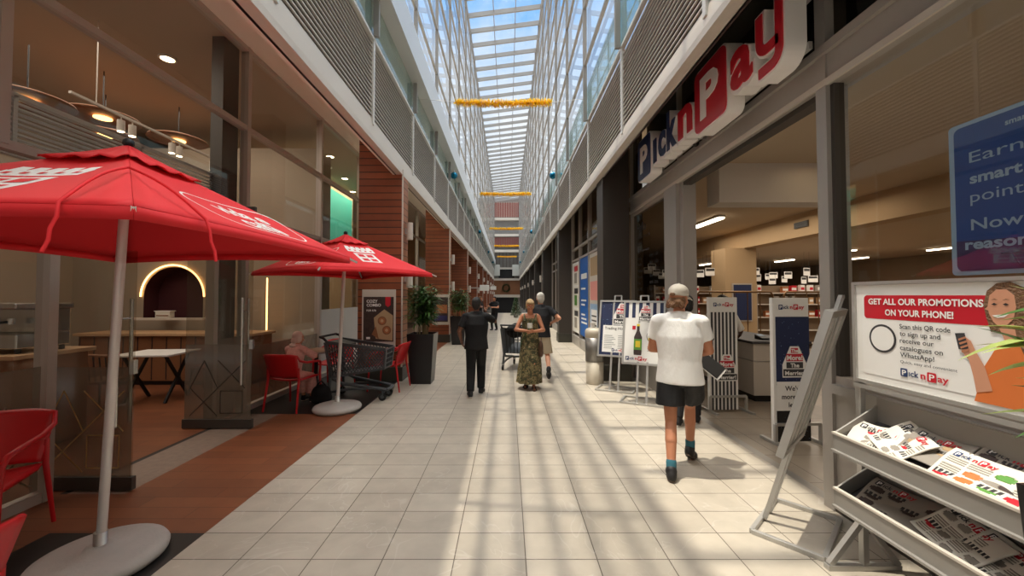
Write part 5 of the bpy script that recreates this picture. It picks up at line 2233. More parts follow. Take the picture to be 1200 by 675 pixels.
GREY = ['paper', 'paper_grey', 'food_dark', 'paper', 'paper_grey']
COLR = ['paper', 'yellow', 'orange', 'blue', 'green', 'paper', 'pnp_red', 'paper']
MIX = ['paper', 'paper', 'orange', 'paper_grey', 'paper', 'pnp_red']
catalogue('printed catalogue at the far end of the upper rack tray, flat', 0, 2.24, .12, .25, MIX, .22, .2)
catalogue('printed catalogue standing askew second along the upper rack tray', 0, 2.10, .14, -.45, MIX, .24, .22, .02, lift=.018)
catalogue('brown-toned catalogue leaning at the back of the upper rack tray', 0, 1.97, .17, .0, ['paper_grey', 'beige_wall', 'paper', 'paper_grey'], .26, .2, .025, lift=.008)
catalogue('bright colourful grocery catalogue at the front of the upper rack tray', 0, 1.72, .11, .0, COLR, .36, .23, .012, .03, lift=.014)
catalogue('grey catalogue with a dark photo at the back of the upper rack tray', 0, 1.68, .19, .0, ['paper_grey', 'food_dark', 'food_dark', 'paper_grey'], .30, .22, .02, .036, lift=.004)
catalogue('grey catalogue with a dark photo at the far end of the lower rack tray', 1, 2.12, .13, .12, ['paper_grey', 'food_dark', 'food_dark', 'paper_grey'], .36, .24, .025, .036)
catalogue('newsprint catalogue with red panels mid lower rack tray', 1, 1.83, .13, -.30, ['paper', 'paper_grey', 'pnp_red', 'paper_grey', 'paper'], .30, .22, .02, .036, lift=.02)
catalogue('newsprint catalogue under its neighbour near the end of the lower tray', 1, 1.66, .12, -.2, ['paper', 'paper_grey', 'paper'], .30, .22, .02, .03, lift=.006)

# ---- planter with the spiky variegated plant at the picture edge
planter('black tapered square planter in front of the newspaper rack', (1.91, 1.14, 0), 1.02, .40, .30)
o = thing('spiky_plant', 'variegated strap-leaved plant in the near black planter', 'plant', (1.91, 1.16, .96))
rnd = random.Random(8)
q = MB()
f = MB()
for st_, (sx_, sy_, hh) in enumerate(((-.10, -.02, .40), (-.16, .05, .56), (-.04, .06, .66))):
    q.sweep([(sx_ * .5, sy_ * .5, 0), (sx_, sy_, hh)], [.014, .01], 'cane', 8)
    for i in range(34):
        a = rnd.random() * 2 * PI
        d = Vector((math.cos(a), math.sin(a), rnd.uniform(.0, 1.1)))
        leaf_at(f, Vector((sx_, sy_, hh - rnd.random() * .12)), d, rnd.uniform(.18, .30), rnd.uniform(.045, .062), rnd.choice(['leaf_pale', 'leaf', 'leaf_pale']), rnd.uniform(.15, .55), 6)
q.build('stems', o)
f.build('foliage', o)

# ---- festive decorations
def garland(y, n_lab):
    o = thing('garland', 'gold tinsel garland strung across the arcade, ' + n_lab, 'garland', (0, y, 5.9), 0, 'gold garlands')
    q = MB()
    q.sweep([(XL, 0, .10), (-1.16, 0, .03), (-.1, 0, -.02), (.97, 0, .02), (XR, 0, .10)], .005, 'alu', 5)
    q.build('wire', o)
    r_ = random.Random(int(y * 10))
    q = MB()
    for i in range(1500):
        x = r_.uniform(-1.16, .97)
        a = r_.random() * 2 * PI
        d = Vector((r_.uniform(-.6, .6), math.cos(a), math.sin(a))).normalized()
        p = Vector((x, 0, -.015 + .03 * abs((x + .1) / 1.1)))
        ln = r_.uniform(.05, .11)
        sd = d.cross(Vector((1, .3, .2))).normalized() * .016
        q.add([p - sd * .6, p + sd * .6, p + d * ln + sd, p + d * ln - sd], [(0, 1, 2, 3)], 'gold')
    stuff(q.build('tinsel', o))


for i, y in enumerate((8.58, 16.4, 25, 33.8, 43.2)):
    garland(y, ['nearest of five', 'second nearest of five', 'third of five', 'fourth of five', 'farthest of five'][i])
ba = thing('bauble', '', 'bauble', (-1.98, 14.0, 5.9), 0, 'teal baubles')
q = MB()
q.ell((0, 0, 0), .125, 'bauble', 24, 14)
q.build('ball', ba)
q = MB()
q.cyl((0, 0, .115), (0, 0, .16), .03, 'alu', n=12)
q.cyl((0, 0, .15), (0, 0, .5), .004, 'alu', n=6)
q.build('hanger', ba)
first = True
for i, y in enumerate((14.0, 26.5, 39.0, 51.0)):
    for x, t_ in ((-1.93, 'cafe side'), (1.62, 'supermarket side')):
        lb = 'round teal bauble hanging on the ' + t_ + ', ' + ['nearest', 'second nearest', 'third', 'farthest'][i] + ' pair'
        if first:
            ba.location = (x, y, 5.95)
            ba['label'] = lb
            first = False
        else:
            dup(ba, (x, y, 5.95), 0, lb)
# wreath and tree at the far end
o = thing('wreath', 'dark festive wreath on the far wall at the end of the arcade', 'wreath', (-.25, 59.7, 2.75))
r_ = random.Random(2)
q = MB()
for i in range(900):
    a = r_.random() * 2 * PI
    t = r_.uniform(.42, .62)
    leaf_at(q, Vector((t * math.cos(a), r_.uniform(-.1, .05), t * math.sin(a))), (r_.uniform(-1, 1), r_.uniform(-.8, .2), r_.uniform(-1, 1)), .13, .05, 'leaf_dark', .1, 2)
q.build('foliage', o)
q = MB()
q.sweep([(.52 * math.cos(2 * PI * i / 24), 0, .52 * math.sin(2 * PI * i / 24)) for i in range(25)], .05, 'black', 6)
q.build('ring', o)
o = thing('christmas_tree', 'small decorated green tree beside the far end of the arcade', 'tree', (.62, 29.5, 0))
q = MB()
for i in range(2600):
    z = r_.random() ** 1.3 * 1.35 + .15
    rr = .42 * (1 - (z - .15) / 1.42)
    a = r_.random() * 2 * PI
    k = r_.uniform(.4, 1)
    leaf_at(q, Vector((rr * k * math.cos(a), rr * k * math.sin(a), z)), (math.cos(a), math.sin(a), .1), .12, .03, r_.choice(['leaf_dark', 'leaf']), .3, 2)
q.build('branches', o)
q = MB()
q.cyl((0, 0, 0), (0, 0, 1.5), .035, 'wood_mid', r1=.01, n=10)
q.build('trunk', o)
q = MB()
q.lathe([(.05, 0), (.16, 0), (.19, .2), (.05, .2)], (0, 0, 0), 'white', 16)
q.build('pot', o)
for i in range(36):
    z = r_.random() ** 1.2 * 1.25 + .2
    rr = .42 * (1 - (z - .15) / 1.42)
    a = r_.random() * 2 * PI
    q = MB()
    q.ell((rr * math.cos(a), rr * math.sin(a), z), .035, 'white', 10, 6)
    q.build('ornament', o)
# hanging shop signs far down the cafe side
hsn = thing('projecting_sign', 'white box sign projecting over the cafe side, nearer of two', 'sign', (-1.2, 20.22, 1.88), 0, 'far white box signs')
q = MB()
q.box(-.24, .24, -.06, .06, 0, .30, 'white')
q.build('box', hsn, .01)
q = MB()
q.box(-.86, -.24, -.02, .02, .12, .18, 'alu')
q.build('arm', hsn)
dup(hsn, (-1.2, 32.62, 2.1), 0, 'white box sign projecting over the cafe side, farther of two')
# ================================================================== PEOPLE
# local frame of every figure: x to its right, y forward, z up, feet on z = 0


def solid(q, name, parent, voxel, smooth=3):
    o = q.build(name, parent)
    r = o.modifiers.new('r', 'REMESH')
    r.mode = 'VOXEL'
    r.voxel_size = voxel
    r.use_smooth_shade = True
    if smooth:
        m = o.modifiers.new('m', 'SMOOTH')
        m.factor = .5
        m.iterations = smooth
    return o


def ik(a, c, l1, l2, pole):
    a, c, pole = Vector(a), Vector(c), Vector(pole)
    d = c - a
    ln = min(d.length, (l1 + l2) * .999)
    d = d.normalized()
    c = a + d * ln
    k = (l1 * l1 - l2 * l2 + ln * ln) / (2 * ln)
    h = math.sqrt(max(l1 * l1 - k * k, 0))
    p = (pole - d * pole.dot(d)).normalized()
    return a + d * k + p * h, c


def hand(q, wrist, d, palm, mat, curl=.5, side=1, s=1.0, thumb=.6):
    """palm along d, palm facing `palm`; four separate bent fingers and a side thumb"""
    d = Vector(d).normalized()
    n = Vector(palm)
    n = (n - d * n.dot(d)).normalized()
    x = d.cross(n).normalized() * side
    w_ = Vector(wrist)
    rot = Matrix((x, d, n)).transposed()
    q.ell(w_ + d * .045 * s, (.040 * s, .054 * s, .017 * s), mat, 14, 8, rot)
    q.cone(w_ - d * .02 * s, w_ + d * .03 * s, .026 * s, .03 * s, mat, 10)
    for i, (off, ln) in enumerate(((-.030, .068), (-.010, .078), (.010, .073), (.029, .056))):
        b0 = w_ + d * .088 * s + x * off * s
        a1 = curl * .8
        d1 = d * math.cos(a1) + n * math.sin(a1)
        b1 = b0 + d1 * ln * .52 * s
        a2 = a1 + curl * 1.1
        d2 = d * math.cos(a2) + n * math.sin(a2)
        b2 = b1 + d2 * ln * .48 * s
        q.cone(b0 - d * .01 * s, b1, .0095 * s, .009 * s, mat, 8)
        q.cone(b1, b2, .009 * s, .0075 * s, mat, 8)
    t0 = w_ + d * .022 * s - x * .030 * s
    td = (d * .75 - x * .62 + n * .35 * thumb).normalized()
    t1 = t0 + td * .042 * s
    q.cone(t0, t1, .013 * s, .011 * s, mat, 8)
    q.cone(t1, t1 + (td + d * .35 + n * .4 * thumb).normalized() * .034 * s, .0105 * s, .0085 * s, mat, 8)


def head(q, c, yaw, pitch, mat, s=1.0):
    """skull, jaw, nose, ears, brow; returns the head's rotation"""
    rot = Euler((pitch, 0, yaw)).to_matrix()
    c = Vector(c)
    f = lambda x, y, z: c + rot @ Vector((x * s, y * s, z * s))
    q.ell(f(0, -.012, .025), (.075 * s, .095 * s, .092 * s), mat, 20, 14, rot)
    q.ell(f(0, .028, -.045), (.056 * s, .062 * s, .066 * s), mat, 18, 12, rot)
    q.ell(f(0, .066, -.088), (.024 * s, .02 * s, .018 * s), mat, 10, 8, rot)
    q.cone(f(0, .084, .018), f(0, .104, -.022), .009 * s, .0135 * s, mat, 8)
    for i in (-1, 1):
        q.ell(f(i * .013, .094, -.026), (.008 * s, .009 * s, .007 * s), mat, 8, 6, rot)
        q.ell(f(i * .077, -.005, -.008), (.011 * s, .02 * s, .032 * s), mat, 10, 8, rot)
        q.ell(f(i * .04, .058, -.03), (.022 * s, .02 * s, .022 * s), mat, 10, 8, rot)
        q.cone(f(i * .012, .088, .028), f(i * .045, .076, .03), .008 * s, .007 * s, mat, 8)
    q.cone(f(-.018, .088, -.058), f(.018, .088, -.058), .008 * s, .008 * s, mat, 8)
    return f, rot


def face(o, f, rot, iris='hair_dark'):
    q = MB()
    for i in (-1, 1):
        q.ell(f(i * .031, .079, .008), (.0125, .006, .0065), 'white', 10, 6, rot)
        q.ell(f(i * .031, .084, .008), (.0055, .004, .0058), iris, 8, 6, rot)
    q.build('eyes', o)
    q = MB()
    q.cone(f(-.02, .0965, -.058), f(.02, .0965, -.058), .0045, .0045, 'pink', 8)
    q.build('lips', o)
    q = MB()
    for i in (-1, 1):
        q.cone(f(i * .015, .095, .036), f(i * .048, .080, .037), .0042, .003, 'hair_brown', 6)
    q.build('eyebrows', o)


def shoe(o, ank, fwd, mat, sole, roll=0.0, s=1.0):
    """ank = ankle centre; fwd = toe direction in plan; roll lifts the heel (radians)"""
    fwd = Vector((fwd[0], fwd[1], 0)).normalized()
    x = fwd.cross(Z3)
    a = Vector(ank)
    ca, sa = math.cos(roll), math.sin(roll)
    f2 = fwd * ca - Z3 * sa
    u2 = Z3 * ca + fwd * sa
    rot = Matrix((x, f2, u2)).transposed()
    P = lambda u, v, w_: a + rot @ Vector((u * s, v * s, w_ * s))
    q = MB()
    q.ell(P(0, -.004, -.036), (.046 * s, .068 * s, .058 * s), mat, 16, 10, rot)
    q.ell(P(0, .10, -.046), (.051 * s, .094 * s, .044 * s), mat, 16, 10, rot)
    q.cone(P(0, -.008, -.02), P(0, -.004, .005), .047 * s, .046 * s, mat, 12)
    so = solid(q, 'shoe', o, .008, 3)
    q = MB()
    out = []
    for k in range(24):
        t = 2 * PI * k / 24
        y = .06 + .125 * math.sin(t)
        w_ = .038 + .010 * max(0, math.sin(t))
        out.append((w_ * math.cos(t), y))
    b0 = [P(u, v, -.082) for u, v in out]
    b1 = [P(u, v, -.066) for u, v in out]
    q.ring_loft([b0, b1], sole, smooth=False)
    q.build('sole', so)


def person(label, loc, heading, H, pose, look, group=None):
    """heading: 0 faces +Y (away from the camera), positive turns left"""
    o = thing('person', label, 'person', loc, heading, group)
    s = H / 1.76
    o.scale = (s, s, s)
    lean = pose.get('lean', 0.0)
    tw = pose.get('twist', 0.0)
    hz = pose.get('hip', .93)
    hipc = Vector((pose.get('hipx', 0), pose.get('hipy', 0), hz))

    def up(x, y, z):        # torso point, z above the hip
        p = Vector((x * math.cos(tw * min(1, z / .4)) - y * math.sin(tw * min(1, z / .4)), x * math.sin(tw * min(1, z / .4)) + y * math.cos(tw * min(1, z / .4)), z))
        return hipc + Vector((p.x, p.y + math.sin(lean) * z, p.z * math.cos(lean)))
    skin = look['skin']
    fem = look.get('fem', False)
    sw = .165 if fem else .19
    J = {'up': up, 'hipc': hipc}
    q = MB()
    # torso
    q.ell(up(0, 0, .02), (.155, .11, .13), skin, 20, 12)
    q.ell(up(0, .0, .18), (.135 if fem else .15, .098, .16), skin, 20, 12)
    q.ell(up(0, .0, .36), (.15 if fem else .17, .112, .17), skin, 20, 12)
    q.cone(up(-sw + .035, -.005, .485), up(sw - .035, -.005, .485), .062, .062, skin, 14)
    q.cone(up(0, -.015, .5), up(0, .012, .62), .056, .052, skin, 14)
    hd = up(0, .02, .70) + Vector((0, pose.get('headfwd', 0), pose.get('headup', 0)))
    f, rot = head(q, hd, pose.get('yaw', 0), pose.get('pitch', 0), skin, look.get('head', 1.0))
    J['f'], J['rot'] = f, rot
    # legs
    for i, k in ((-1, 'L'), (1, 'R')):
        hip = hipc + Vector((i * .09, 0, -.03))
        kn, an = ik(hip, pose['foot' + k], .425, .43, pose.get('knee' + k, (0, 1, 0)))
        J['hip' + k], J['kn' + k], J['an' + k] = hip, kn, an
        q.cone(hip, kn, .082, .052, skin, 16)
        q.cone(kn, kn.lerp(an, .4) + Vector((0, -.014, 0)), .05, .052, skin, 14)
        q.cone(kn.lerp(an, .35) + Vector((0, -.012, 0)), an, .051, .034, skin, 14)
        fw = Vector(pose.get('toe' + k, (0, 1, 0)))
        roll = pose.get('roll' + k, 0)
        td = (fw.normalized() * math.cos(roll) - Z3 * math.sin(roll))
        q.cone(an - td * .03 - Z3 * .035, an + td * .12 - Z3 * .045, .032, .026, skin, 10)
        J['toe' + k], J['roll' + k] = fw, roll
    # arms
    for i, k in ((-1, 'L'), (1, 'R')):
        sh = up(i * sw, -.005, .475)
        el, wr = ik(sh, pose['hand' + k], .285, .25, pose.get('elbow' + k, (i * .5, -1, -.3)))
        J['sh' + k], J['el' + k], J['wr' + k] = sh, el, wr
        q.cone(sh, el, .052 if not fem else .045, .039 if not fem else .036, skin, 14)
        q.cone(el, el.lerp(wr, .35), .04, .041 if not fem else .036, skin, 12)
        q.cone(el.lerp(wr, .3), wr, .040 if not fem else .035, .026, skin, 12)
        hd_ = pose.get('hdir' + k, (wr - el))
        hand(q, wr + (wr - el).normalized() * .012, hd_, pose.get('palm' + k, (-i, .2, 0)), skin, pose.get('curl' + k, .45), i if not pose.get('flip' + k) else -i, .96 if not fem else .86)
    body = solid(q, 'body', o, look.get('vox', .008), 2)
    return o, J


def tshirt(o, J, mat, hem=-.08, sleeve=.62, rx=.19, ry=.13, vox=.010, flare=.0):
    up = J['up']
    q = MB()
    q.frus(up(0, 0, hem), up(0, 0, .12), (rx + flare, ry + .012), (rx - .015, ry), mat, 28)
    q.frus(up(0, 0, .119), up(0, 0, .34), (rx - .015, ry), (rx + .01, ry + .005), mat, 28)
    q.frus(up(0, 0, .339), up(0, -.005, .50), (rx + .01, ry + .005), (rx * .86, ry * .72), mat, 28)
    q.cone(J['shL'] + Vector((.03, 0, .008)), J['shR'] + Vector((-.03, 0, .008)), .073, .073, mat, 16)
    q.cone(up(-.075, -.01, .53), up(.075, -.01, .53), .05, .05, mat, 14)
    q.frus(up(0, -.012, .50), up(0, -.004, .575), (.085, .08), (.066, .064), mat, 18)
    for k in 'LR':
        sh, el = J['sh' + k], J['el' + k]
        e = sh.lerp(el, sleeve)
        q.ell(sh, .072, mat, 14, 10)
        d = (el - sh).normalized()
        q.frus(sh, e, (.07, .07), (.072, .068), mat, 18, xd=(0, 1, 0) if abs(d.y) < .8 else (1, 0, 0))
    return solid(q, 'shirt', o, vox, 4)


def legwear(o, J, mat, name, to=1.0, r0=.105, r1=.06, waist=.10, vox=.010, loose=0.0):
    up = J['up']
    q = MB()
    q.frus(up(0, 0, -.02), up(0, 0, waist), (.172, .128), (.158, .118), mat, 26)
    q.ell(J['hipc'] + Vector((0, -.015, -.02)), (.172, .132, .115), mat, 22, 12)
    for k in 'LR':
        hip, kn, an = J['hip' + k], J['kn' + k], J['an' + k]
        if to <= 1.0:
            e = hip.lerp(kn, to)
            q.cone(hip, hip.lerp(kn, .3), r0, r0 * .98, mat, 18)
            q.frus(hip, e, (r0, r0), (r0 + loose, r0 + loose), mat, 22)
        else:
            q.cone(hip, kn, r0, r1 + .018, mat, 18)
            e = kn.lerp(an, to - 1)
            q.ell(kn, r1 + .018, mat, 16, 10)
            q.frus(kn, e, (r1 + .018, r1 + .018), (r1, r1), mat, 20)
    return solid(q, name, o, vox, 4)


def scalp(o, J, mat, prims, vox=.008, smooth=2, name='hair'):
    f, rot = J['f'], J['rot']
    q = MB()
    for p in prims:
        if p[0] == 'e':
            q.ell(f(*p[1]), p[2], mat, 18, 12, rot)
        else:
            q.cone(f(*p[1]), f(*p[2]), p[3], p[4], mat, 10)
    return solid(q, name, o, vox, smooth)


CROP = [('e', (0, -.028, .045), (.083, .092, .086)), ('e', (0, -.045, -.0), (.08, .07, .085)), ('e', (0, -.05, -.045), (.062, .05, .06)), ('e', (0, .03, .085), (.066, .055, .04)),
        ('e', (.066, -.005, .03), (.02, .035, .045)), ('e', (-.066, -.005, .03), (.02, .035, .045))]

# ---- 1. man in white tee, black shorts and cap, walking into the entrance
hdg = R(-24)
o, J = person('person in a white t-shirt, black shorts and pale cap walking towards the supermarket entrance', (1.63, 3.74, 0), hdg, 1.76,
              dict(hip=.92, lean=.03, yaw=R(-30), pitch=R(-6),
                   footL=(-.075, -.245, .085), footR=(.085, .28, .125), toeL=(-.05, 1, 0), toeR=(.25, 1, 0), rollL=0, rollR=R(26), kneeL=(0, 1, 0), kneeR=(0, 1, 0),
                   handL=(-.08, .25, 1.10), elbowL=(-.7, -.4, -.6), handR=(.10, .26, 1.06), elbowR=(.75, -.4, -.6), palmL=(.6, -.5, .5), palmR=(-.6, -.5, .5), curlL=.7, curlR=.7),
              dict(skin='skin_tan', vox=.006))
tshirt(o, J, 'tee_white', hem=-.10, sleeve=.60, rx=.205, ry=.138, flare=.012)
legwear(o, J, 'shorts_black', 'shorts', to=.66, r0=.112, loose=.02, waist=.03)
scalp(o, J, 'hair_brown', [('e', (0, -.05, -.03), (.076, .058, .06)), ('e', (.05, -.035, -.03), (.036, .045, .05)), ('e', (-.05, -.035, -.03), (.036, .045, .05))] +
      [('e', (.075 * math.cos(a), -.04 - .06 * abs(math.sin(a)), -.06 + .02 * math.sin(a * 5)), (.026, .022, .024)) for a in [R(200 + 14 * i) for i in range(11)]], .007, 1)
f, rot = J['f'], J['rot']
q = MB()
q.ell(f(0, -.014, .062), (.088, .106, .078), 'cap', 24, 14, rot)
q.frus(f(0, -.014, .022), f(0, -.014, .062), (.087, .105), (.088, .106), 'cap', 24, xd=rot @ Vector((1, 0, 0)))
cp = solid(q, 'cap', o, .006, 2)
q = MB()
q.grid(lambda u, v: f((u - .5) * .15, .075 + .085 * v * (1 - .55 * (2 * u - 1) ** 2), .034 - .022 * v - .02 * (2 * u - 1) ** 2), 12, 6, 'cap')
b_ = q.build('brim', cp)
b_.modifiers.new('s', 'SOLIDIFY').thickness = .005
q = MB()
q.ell(f(0, -.112, .03), (.03, .012, .018), 'hair_brown', 14, 8, rot)
q.build('strap_gap', cp)
q = MB()
q.ell(f(0, -.014, .141), .007, 'cap', 10, 6)
q.build('button', cp)
for k in 'LR':
    q = MB()
    q.cone(J['an' + k] + Vector((0, 0, -.02)), J['an' + k].lerp(J['kn' + k], .16), .043, .046, 'sock', 14)
    q.build('sock', o)
    shoe(o, J['an' + k] + Vector((0, 0, .0)), J['toe' + k], 'shoe_black', 'sole_brown', J['roll' + k], 1.02)
# the folder he carries
fo = thing('folder', 'black and white folder held at the hip by the person in the white tee', 'folder', (1.63, 3.74, 0), hdg)
q = MB()
q.X = Matrix.Translation((.20, .33, 1.02)) @ Euler((R(24), R(38), R(-10))).to_matrix().to_4x4()
q.box(-.16, .22, -.11, .11, -.004, .004, 'black')
q.build('cover', fo, .002)
q2 = MB()
q2.X = q.X
q2.box(-.165, .235, -.115, .1, -.012, -.0045, 'white')
q2.build('papers', fo)

# ---- 2. man in black, phone at his ear
o, J = person('person in black shirt and trousers walking away with a hand at the ear', (-.52, 6.52, 0), R(4), 1.62,
              dict(hip=.93, lean=.0, yaw=R(-8), pitch=R(-4), footL=(-.10, -.14, .09), footR=(.085, .12, .085), toeL=(-.12, 1, 0), toeR=(.25, 1, 0),
                   handL=(-.27, .10, .96), elbowL=(-.6, -1, 0), handR=(.17, .13, 1.47), elbowR=(.9, 0, -1), hdirR=(-.35, -.3, 1), palmR=(-1, 0, 0), curlR=.6, curlL=.4),
              dict(skin='skin_dark', vox=.009))
tshirt(o, J, 'cloth_black', hem=-.10, sleeve=.72, rx=.21, ry=.142, flare=.01)
legwear(o, J, 'cloth_black', 'trousers', to=1.96, r0=.105, r1=.068)
scalp(o, J, 'hair_dark', CROP)
for k in 'LR':
    shoe(o, J['an' + k], J['toe' + k], 'shoe_black', 'sole_white', 0, 1.02)
ph = thing('phone', 'black phone held to the ear by the person in black', 'phone', (-.52, 6.52, 0), R(4))
q = MB()
q.X = Matrix.Translation((.112, .05, 1.50)) @ Euler((R(18), R(-8), 0)).to_matrix().to_4x4()
q.box(-.006, .006, -.034, .034, -.07, .07, 'black_gloss')
q.build('body', ph, .004)
q2 = MB()
q2.X = q.X
q2.box(-.0068, -.006, -.031, .031, -.066, .066, 'dkgrey_print')
q2.build('screen', ph)

# ---- 3. woman in a long patterned dress walking to the camera
o, J = person('person in a long patterned green-brown dress looking down at a paper', (.40, 7.02, 0), R(176), 1.58,
              dict(hip=.93, lean=.04, yaw=R(6), pitch=R(-24), headfwd=.03, footL=(-.07, .10, .085), footR=(.08, -.08, .09), toeL=(-.1, 1, 0), toeR=(.15, 1, 0),
                   handL=(-.045, .25, 1.14), elbowL=(-1, -.35, -.3), handR=(.06, .24, 1.15), elbowR=(1, -.35, -.3), palmL=(.9, -.1, .4), palmR=(-.9, -.1, .4), curlL=.8, curlR=.8),
              dict(skin='skin_tan', vox=.008, fem=True))
face(o, J['f'], J['rot'])
up = J['up']
q = MB()


def dress_ring(z, rx, ry, fold, ph_=0, cx=0, cy=0):
    return [Vector((cx, cy, 0)) + up(0, 0, 0) * 0 + Vector((rx * (1 + fold * math.sin(9 * t + ph_)) * math.cos(t), ry * (1 + fold * math.sin(9 * t + ph_)) * math.sin(t), z)) for t in [2 * PI * k / 72 for k in range(72)]]


q.ring_loft([dress_ring(.13, .25, .26, .06, .4, .02, .02), dress_ring(.35, .235, .235, .055, .2, .01, .03), dress_ring(.55, .215, .205, .04, .1, 0, .03), dress_ring(.7, .205, .185, .03, .1, 0, .02), dress_ring(.85, .188, .145, .02), dress_ring(.95, .178, .132, .008), dress_ring(1.08, .155, .12, 0, 0, 0, .01), dress_ring(1.2, .162, .128, 0, 0, 0, .012), dress_ring(1.32, .165, .125, 0, 0, 0, .016), dress_ring(1.385, .145, .10, 0, 0, 0, .016)], 'dress', True, False, True)
d_ = q.build('dress', o)
sm_ = d_.modifiers.new('s', 'SUBSURF')
sm_.levels = sm_.render_levels = 1
q = MB()
for i in (-1, 1):
    q = MB()
    q.sweep([up(i * .105, .10, .40), up(i * .115, .04, .53), up(i * .11, -.05, .52), up(i * .10, -.10, .42)], [.024, .018, .018, .024], 'dress', 8)
    q.build('shoulder_strap', o)
scalp(o, J, 'hair_blonde', [('e', (0, -.03, .045), (.085, .094, .085)), ('e', (0, -.055, .0), (.082, .065, .085)), ('e', (.068, -.01, .0), (.022, .045, .065)), ('e', (-.068, -.01, .0), (.022, .045, .065)), ('e', (.03, .045, .085), (.05, .045, .035)), ('e', (-.035, .04, .085), (.045, .045, .035)), ('e', (0, -.115, -.01), (.04, .035, .045))])
q = MB()
q.sweep([up(-.13, .0, .535), up(-.06, .125, .38), up(.06, .14, .2), up(.17, .10, .0), up(.19, .05, -.1)], .012, 'leaf_dark', 6)
q.sweep([up(-.13, .0, .535), up(-.02, -.13, .35), up(.12, -.13, .1), up(.19, .0, -.1)], .012, 'leaf_dark', 6)
q.build('bag_strap', o)
bgm = thing('shoulder_bag', 'dark brown shoulder bag at the hip of the person in the dress', 'bag', (.40, 7.02, 0), R(176))
q = MB()
q.ell((-.185, .10, .72), (.045, .10, .14), 'brown_leather', 18, 12)
q.ell((-.185, .10, .64), (.05, .11, .08), 'brown_leather', 18, 12)
solid(q, 'pouch', bgm, .01, 3)
q = MB()
q.sweep([(-.19, .02, .80), (-.195, .09, .90), (-.19, .17, .80)], .008, 'brown_leather', 6)
q.build('strap', bgm)
for k in 'LR':
    q = MB()
    a = J['an' + k]
    fw = Vector(J['toe' + k]).normalized()
    X_ = frame((a.x, a.y, a.z - .088), fw.cross(Z3), fw)
    q.prism([(p * .042 * (1 + .12 * (w_ > 0)), .055 + w_ * .125) for p, w_ in [(math.cos(t), math.sin(t)) for t in [2 * PI * i / 20 for i in range(20)]]], X_, 0, .02, 'brown_leather')
    for yy_ in (.03, .10, .135):
        q.sweep([X_ @ Vector((.042 * math.cos(PI * i / 8), yy_, .015 + .055 * math.sin(PI * i / 8) * (1.2 if yy_ < .05 else .85))) for i in range(9)], .009, 'hair_dark', 6)
    q.build('sandal', o)
pp = thing('paper_slip', 'white paper slip in the hands of the person in the dress', 'paper', (.40, 7.02, 0), R(176))
q = MB()
q.grid(lambda u, v: Vector(((u - .5) * .085, .315 + .02 * math.sin(PI * u) + .02 * v, 1.09 + .09 * v)), 6, 6, 'white')
w_ = q.build('sheet', pp)
w_.modifiers.new('s', 'SOLIDIFY').thickness = .002

# ---- 4. white-haired man in dark tee and beige shorts behind her
o, J = person('person with white hair in a dark tee and beige shorts behind the woman', (.66, 7.95, 0), R(-6), 1.72,
              dict(hip=.92, lean=.08, yaw=R(12), pitch=R(-8), footL=(-.10, .22, .085), footR=(.17, -.40, .25), toeR=(.05, 1, 0), rollR=R(58), kneeR=(0, 1, 0),
                   handL=(-.24, .42, 1.02), elbowL=(-.8, -1, -.3), handR=(.24, .10, 1.12), elbowR=(1, -.8, -.3), curlL=.8, curlR=.5),
              dict(skin='skin', vox=.009))
tshirt(o, J, 'cloth_char', hem=-.10, sleeve=.66, rx=.205, ry=.14, flare=.01)
legwear(o, J, 'beige_cloth', 'shorts', to=.95, r0=.108, loose=.008)
scalp(o, J, 'hair_grey', CROP)
for k in 'LR':
    shoe(o, J['an' + k], J['toe' + k], 'cloth_char', 'dkgrey_print', J['roll' + k], 1.04)

# ---- 5, 6. two people far down the arcade
o, J = person('distant person in black standing by the far planter, arm raised', (-.62, 18.6, 0), R(150), 1.6,
              dict(footL=(-.1, -.05, .085), footR=(.1, .08, .085), handL=(-.12, .30, 1.2), handR=(.18, .30, 1.25), elbowL=(-1, -.5, -.5), elbowR=(1, -.5, -.5)), dict(skin='skin_tan', vox=.016))
tshirt(o, J, 'cloth_black', vox=.018)
legwear(o, J, 'cloth_black', 'trousers', to=1.95, vox=.018)
scalp(o, J, 'hair_dark', CROP, .016)
for k in 'LR':
    shoe(o, J['an' + k], J['toe' + k], 'shoe_black', 'sole_white')
o, J = person('distant person in grey beside the one in black, far down the arcade', (-1.35, 19.2, 0), R(-100), 1.6,
              dict(footL=(-.1, -.02, .085), footR=(.1, .05, .085), handL=(-.16, .26, 1.05), handR=(.2, .34, 1.15), elbowL=(-1, -.5, -.5), elbowR=(1, -.5, -.5)), dict(skin='skin_tan', vox=.016))
tshirt(o, J, 'cloth_char', vox=.018)
legwear(o, J, 'cloth_black', 'trousers', to=1.95, vox=.018)
scalp(o, J, 'hair_brown', CROP, .016)
for k in 'LR':
    shoe(o, J['an' + k], J['toe' + k], 'shoe_black', 'sole_white')

